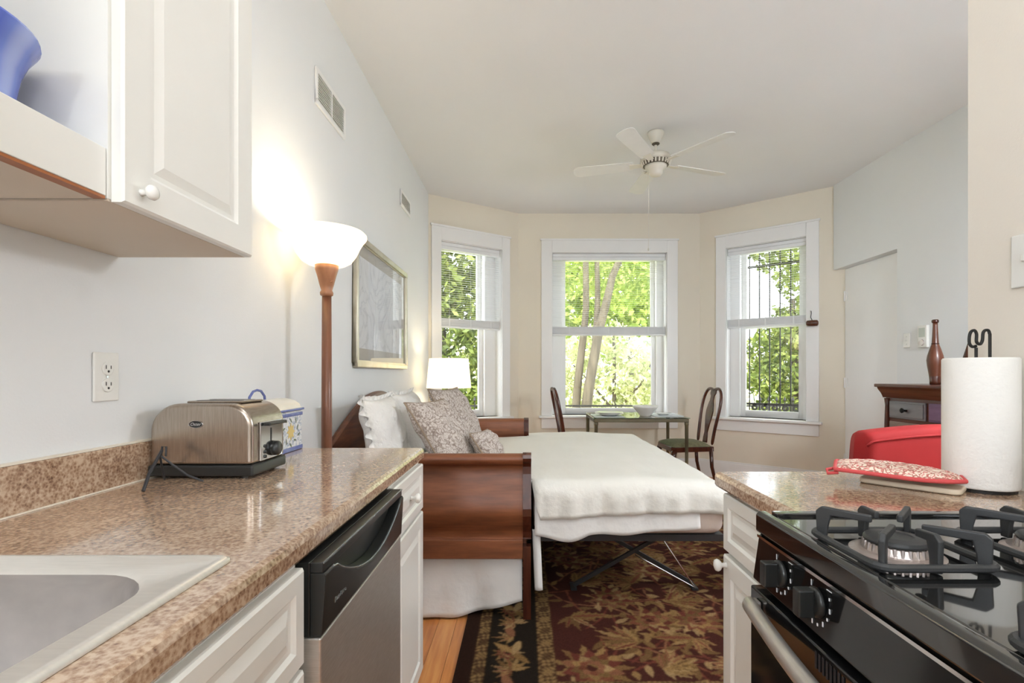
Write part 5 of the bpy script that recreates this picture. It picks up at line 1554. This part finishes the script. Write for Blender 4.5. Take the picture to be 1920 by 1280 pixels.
bt1 = root('wooden_bottle', 'slender turned wooden bottle vase on the dresser', 'vase', (2.78, 3.40, 1.1155))
MB().lathe([(0, 0), (.030, 0), (.030, .004), (.033, .05), (.045, .13), (.048, .165), (.044, .195), (.030, .245), (.020, .275), (.017, .33), (.014, .40), (.014, .415)], (2.78, 3.40, 1.1155), 28).build('body', wood('vase_wood', rgb(78, 38, 22), rgb(118, 64, 38), .35, 'Z'), bt1, smooth=True)
MB().lathe([(.0142, .4155), (.019, .42), (.021, .432), (.016, .44), (0, .441)], (2.78, 3.40, 1.1155), 20).build('lip', M['dark_wood'], bt1, smooth=True)
MB().lathe([(.0305, .0005), (.0312, .02), (.034, .055), (.0335, .056)], (2.78, 3.40, 1.1155), 28).build('foot_band', M['dark_wood'], bt1, smooth=True)
MB().lathe([(.0212, .272), (.0225, .276), (.0212, .280)], (2.78, 3.40, 1.1155), 20).build('neck_ring', M['dark_wood'], bt1, smooth=True)
sp_ = MB().lathe([(0, 0), (.055, 0), (.06, .03), (.05, .12), (.03, .20), (.012, .27), (.008, .32), (.006, .90), (0, .905)], (0, 0, 0), 24).build('spire_vase', M['dark_wood'], smooth=True)
sp_.location = (2.83, 3.19, 1.1155); tag(sp_, 'tall dark thin-necked wooden vase half hidden behind the kitchen wall', 'vase')

# ------------------------------------------------------------------ red armchair
ac = root('armchair', 'red upholstered armchair with its back to the kitchen counter', 'armchair', (1.98, 2.7, 0))
ax0, ax1 = 1.565, 2.40; ay = 2.30
def backf(u, v):
    # closed loop in u round the section, v across the width
    x = ax0 + v * (ax1 - ax0)
    e = min(v, 1 - v) * (ax1 - ax0)
    rr = .045
    drop = rr - math.sqrt(max(0, rr * rr - max(0, rr - e) ** 2))
    topz = .912 + .036 * math.sin(PI * v) - drop
    th = .0755 * math.sqrt(max(0, 1 - (1 - min(e / .045, 1)) ** 2)) + .0005
    s = u * 2 * PI
    zc = (topz + .30) / 2; hz = (topz - .30) / 2
    cz = math.copysign(abs(math.sin(s)) ** .18, math.sin(s)); cy = math.copysign(abs(math.cos(s)) ** .55, math.cos(s))
    z = zc + hz * cz
    return (x, ay + .08 - cy * th - .0 * z + (.905 - z) * .10, z)
bk = MB().grid(44, 40, backf, cu=True).build('backrest', M['red_fabric'], ac, smooth=True)
pp = []
for i in range(41):
    v = .012 + .976 * i / 40
    p = backf(.36, v); e = min(v, 1 - v) * (ax1 - ax0); drop = .045 - math.sqrt(max(0, .045 ** 2 - max(0, .045 - e) ** 2))
    zt = .912 + .036 * math.sin(PI * v) - drop - .040
    pp.append((ax0 + v * (ax1 - ax0), ay + .08 - .0745 + (.905 - zt) * .10, zt))
MB().tube(pp, .0055, 6).build('piping', M['red_fabric'], bk, smooth=True)
soft_box(MB(), ax0 + .12, ax1 - .12, ay + .16, ay + .78, .22, .46, .06).build('seat_cushion', M['red_fabric'], ac, smooth=True)
for a_, b_ in ((ax0, ax0 + .13), (ax1 - .13, ax1)):
    soft_box(MB(), a_, b_, ay + .14, ay + .80, .12, .545, .055).build('arm', M['red_fabric'], ac, smooth=True)
soft_box(MB(), ax0 + .02, ax1 - .02, ay + .08, ay + .78, .10, .30, .03).build('seat_base', M['red_fabric'], ac, smooth=True)
for x in (ax0 + .06, ax1 - .06):
    for y in (ay + .14, ay + .72):
        MB().lathe([(.016, RZ + .0005 if x < 2.1 else .0005), (.026, .12)], (x, y, 0), 12).build('leg', M['dark_wood'], ac)
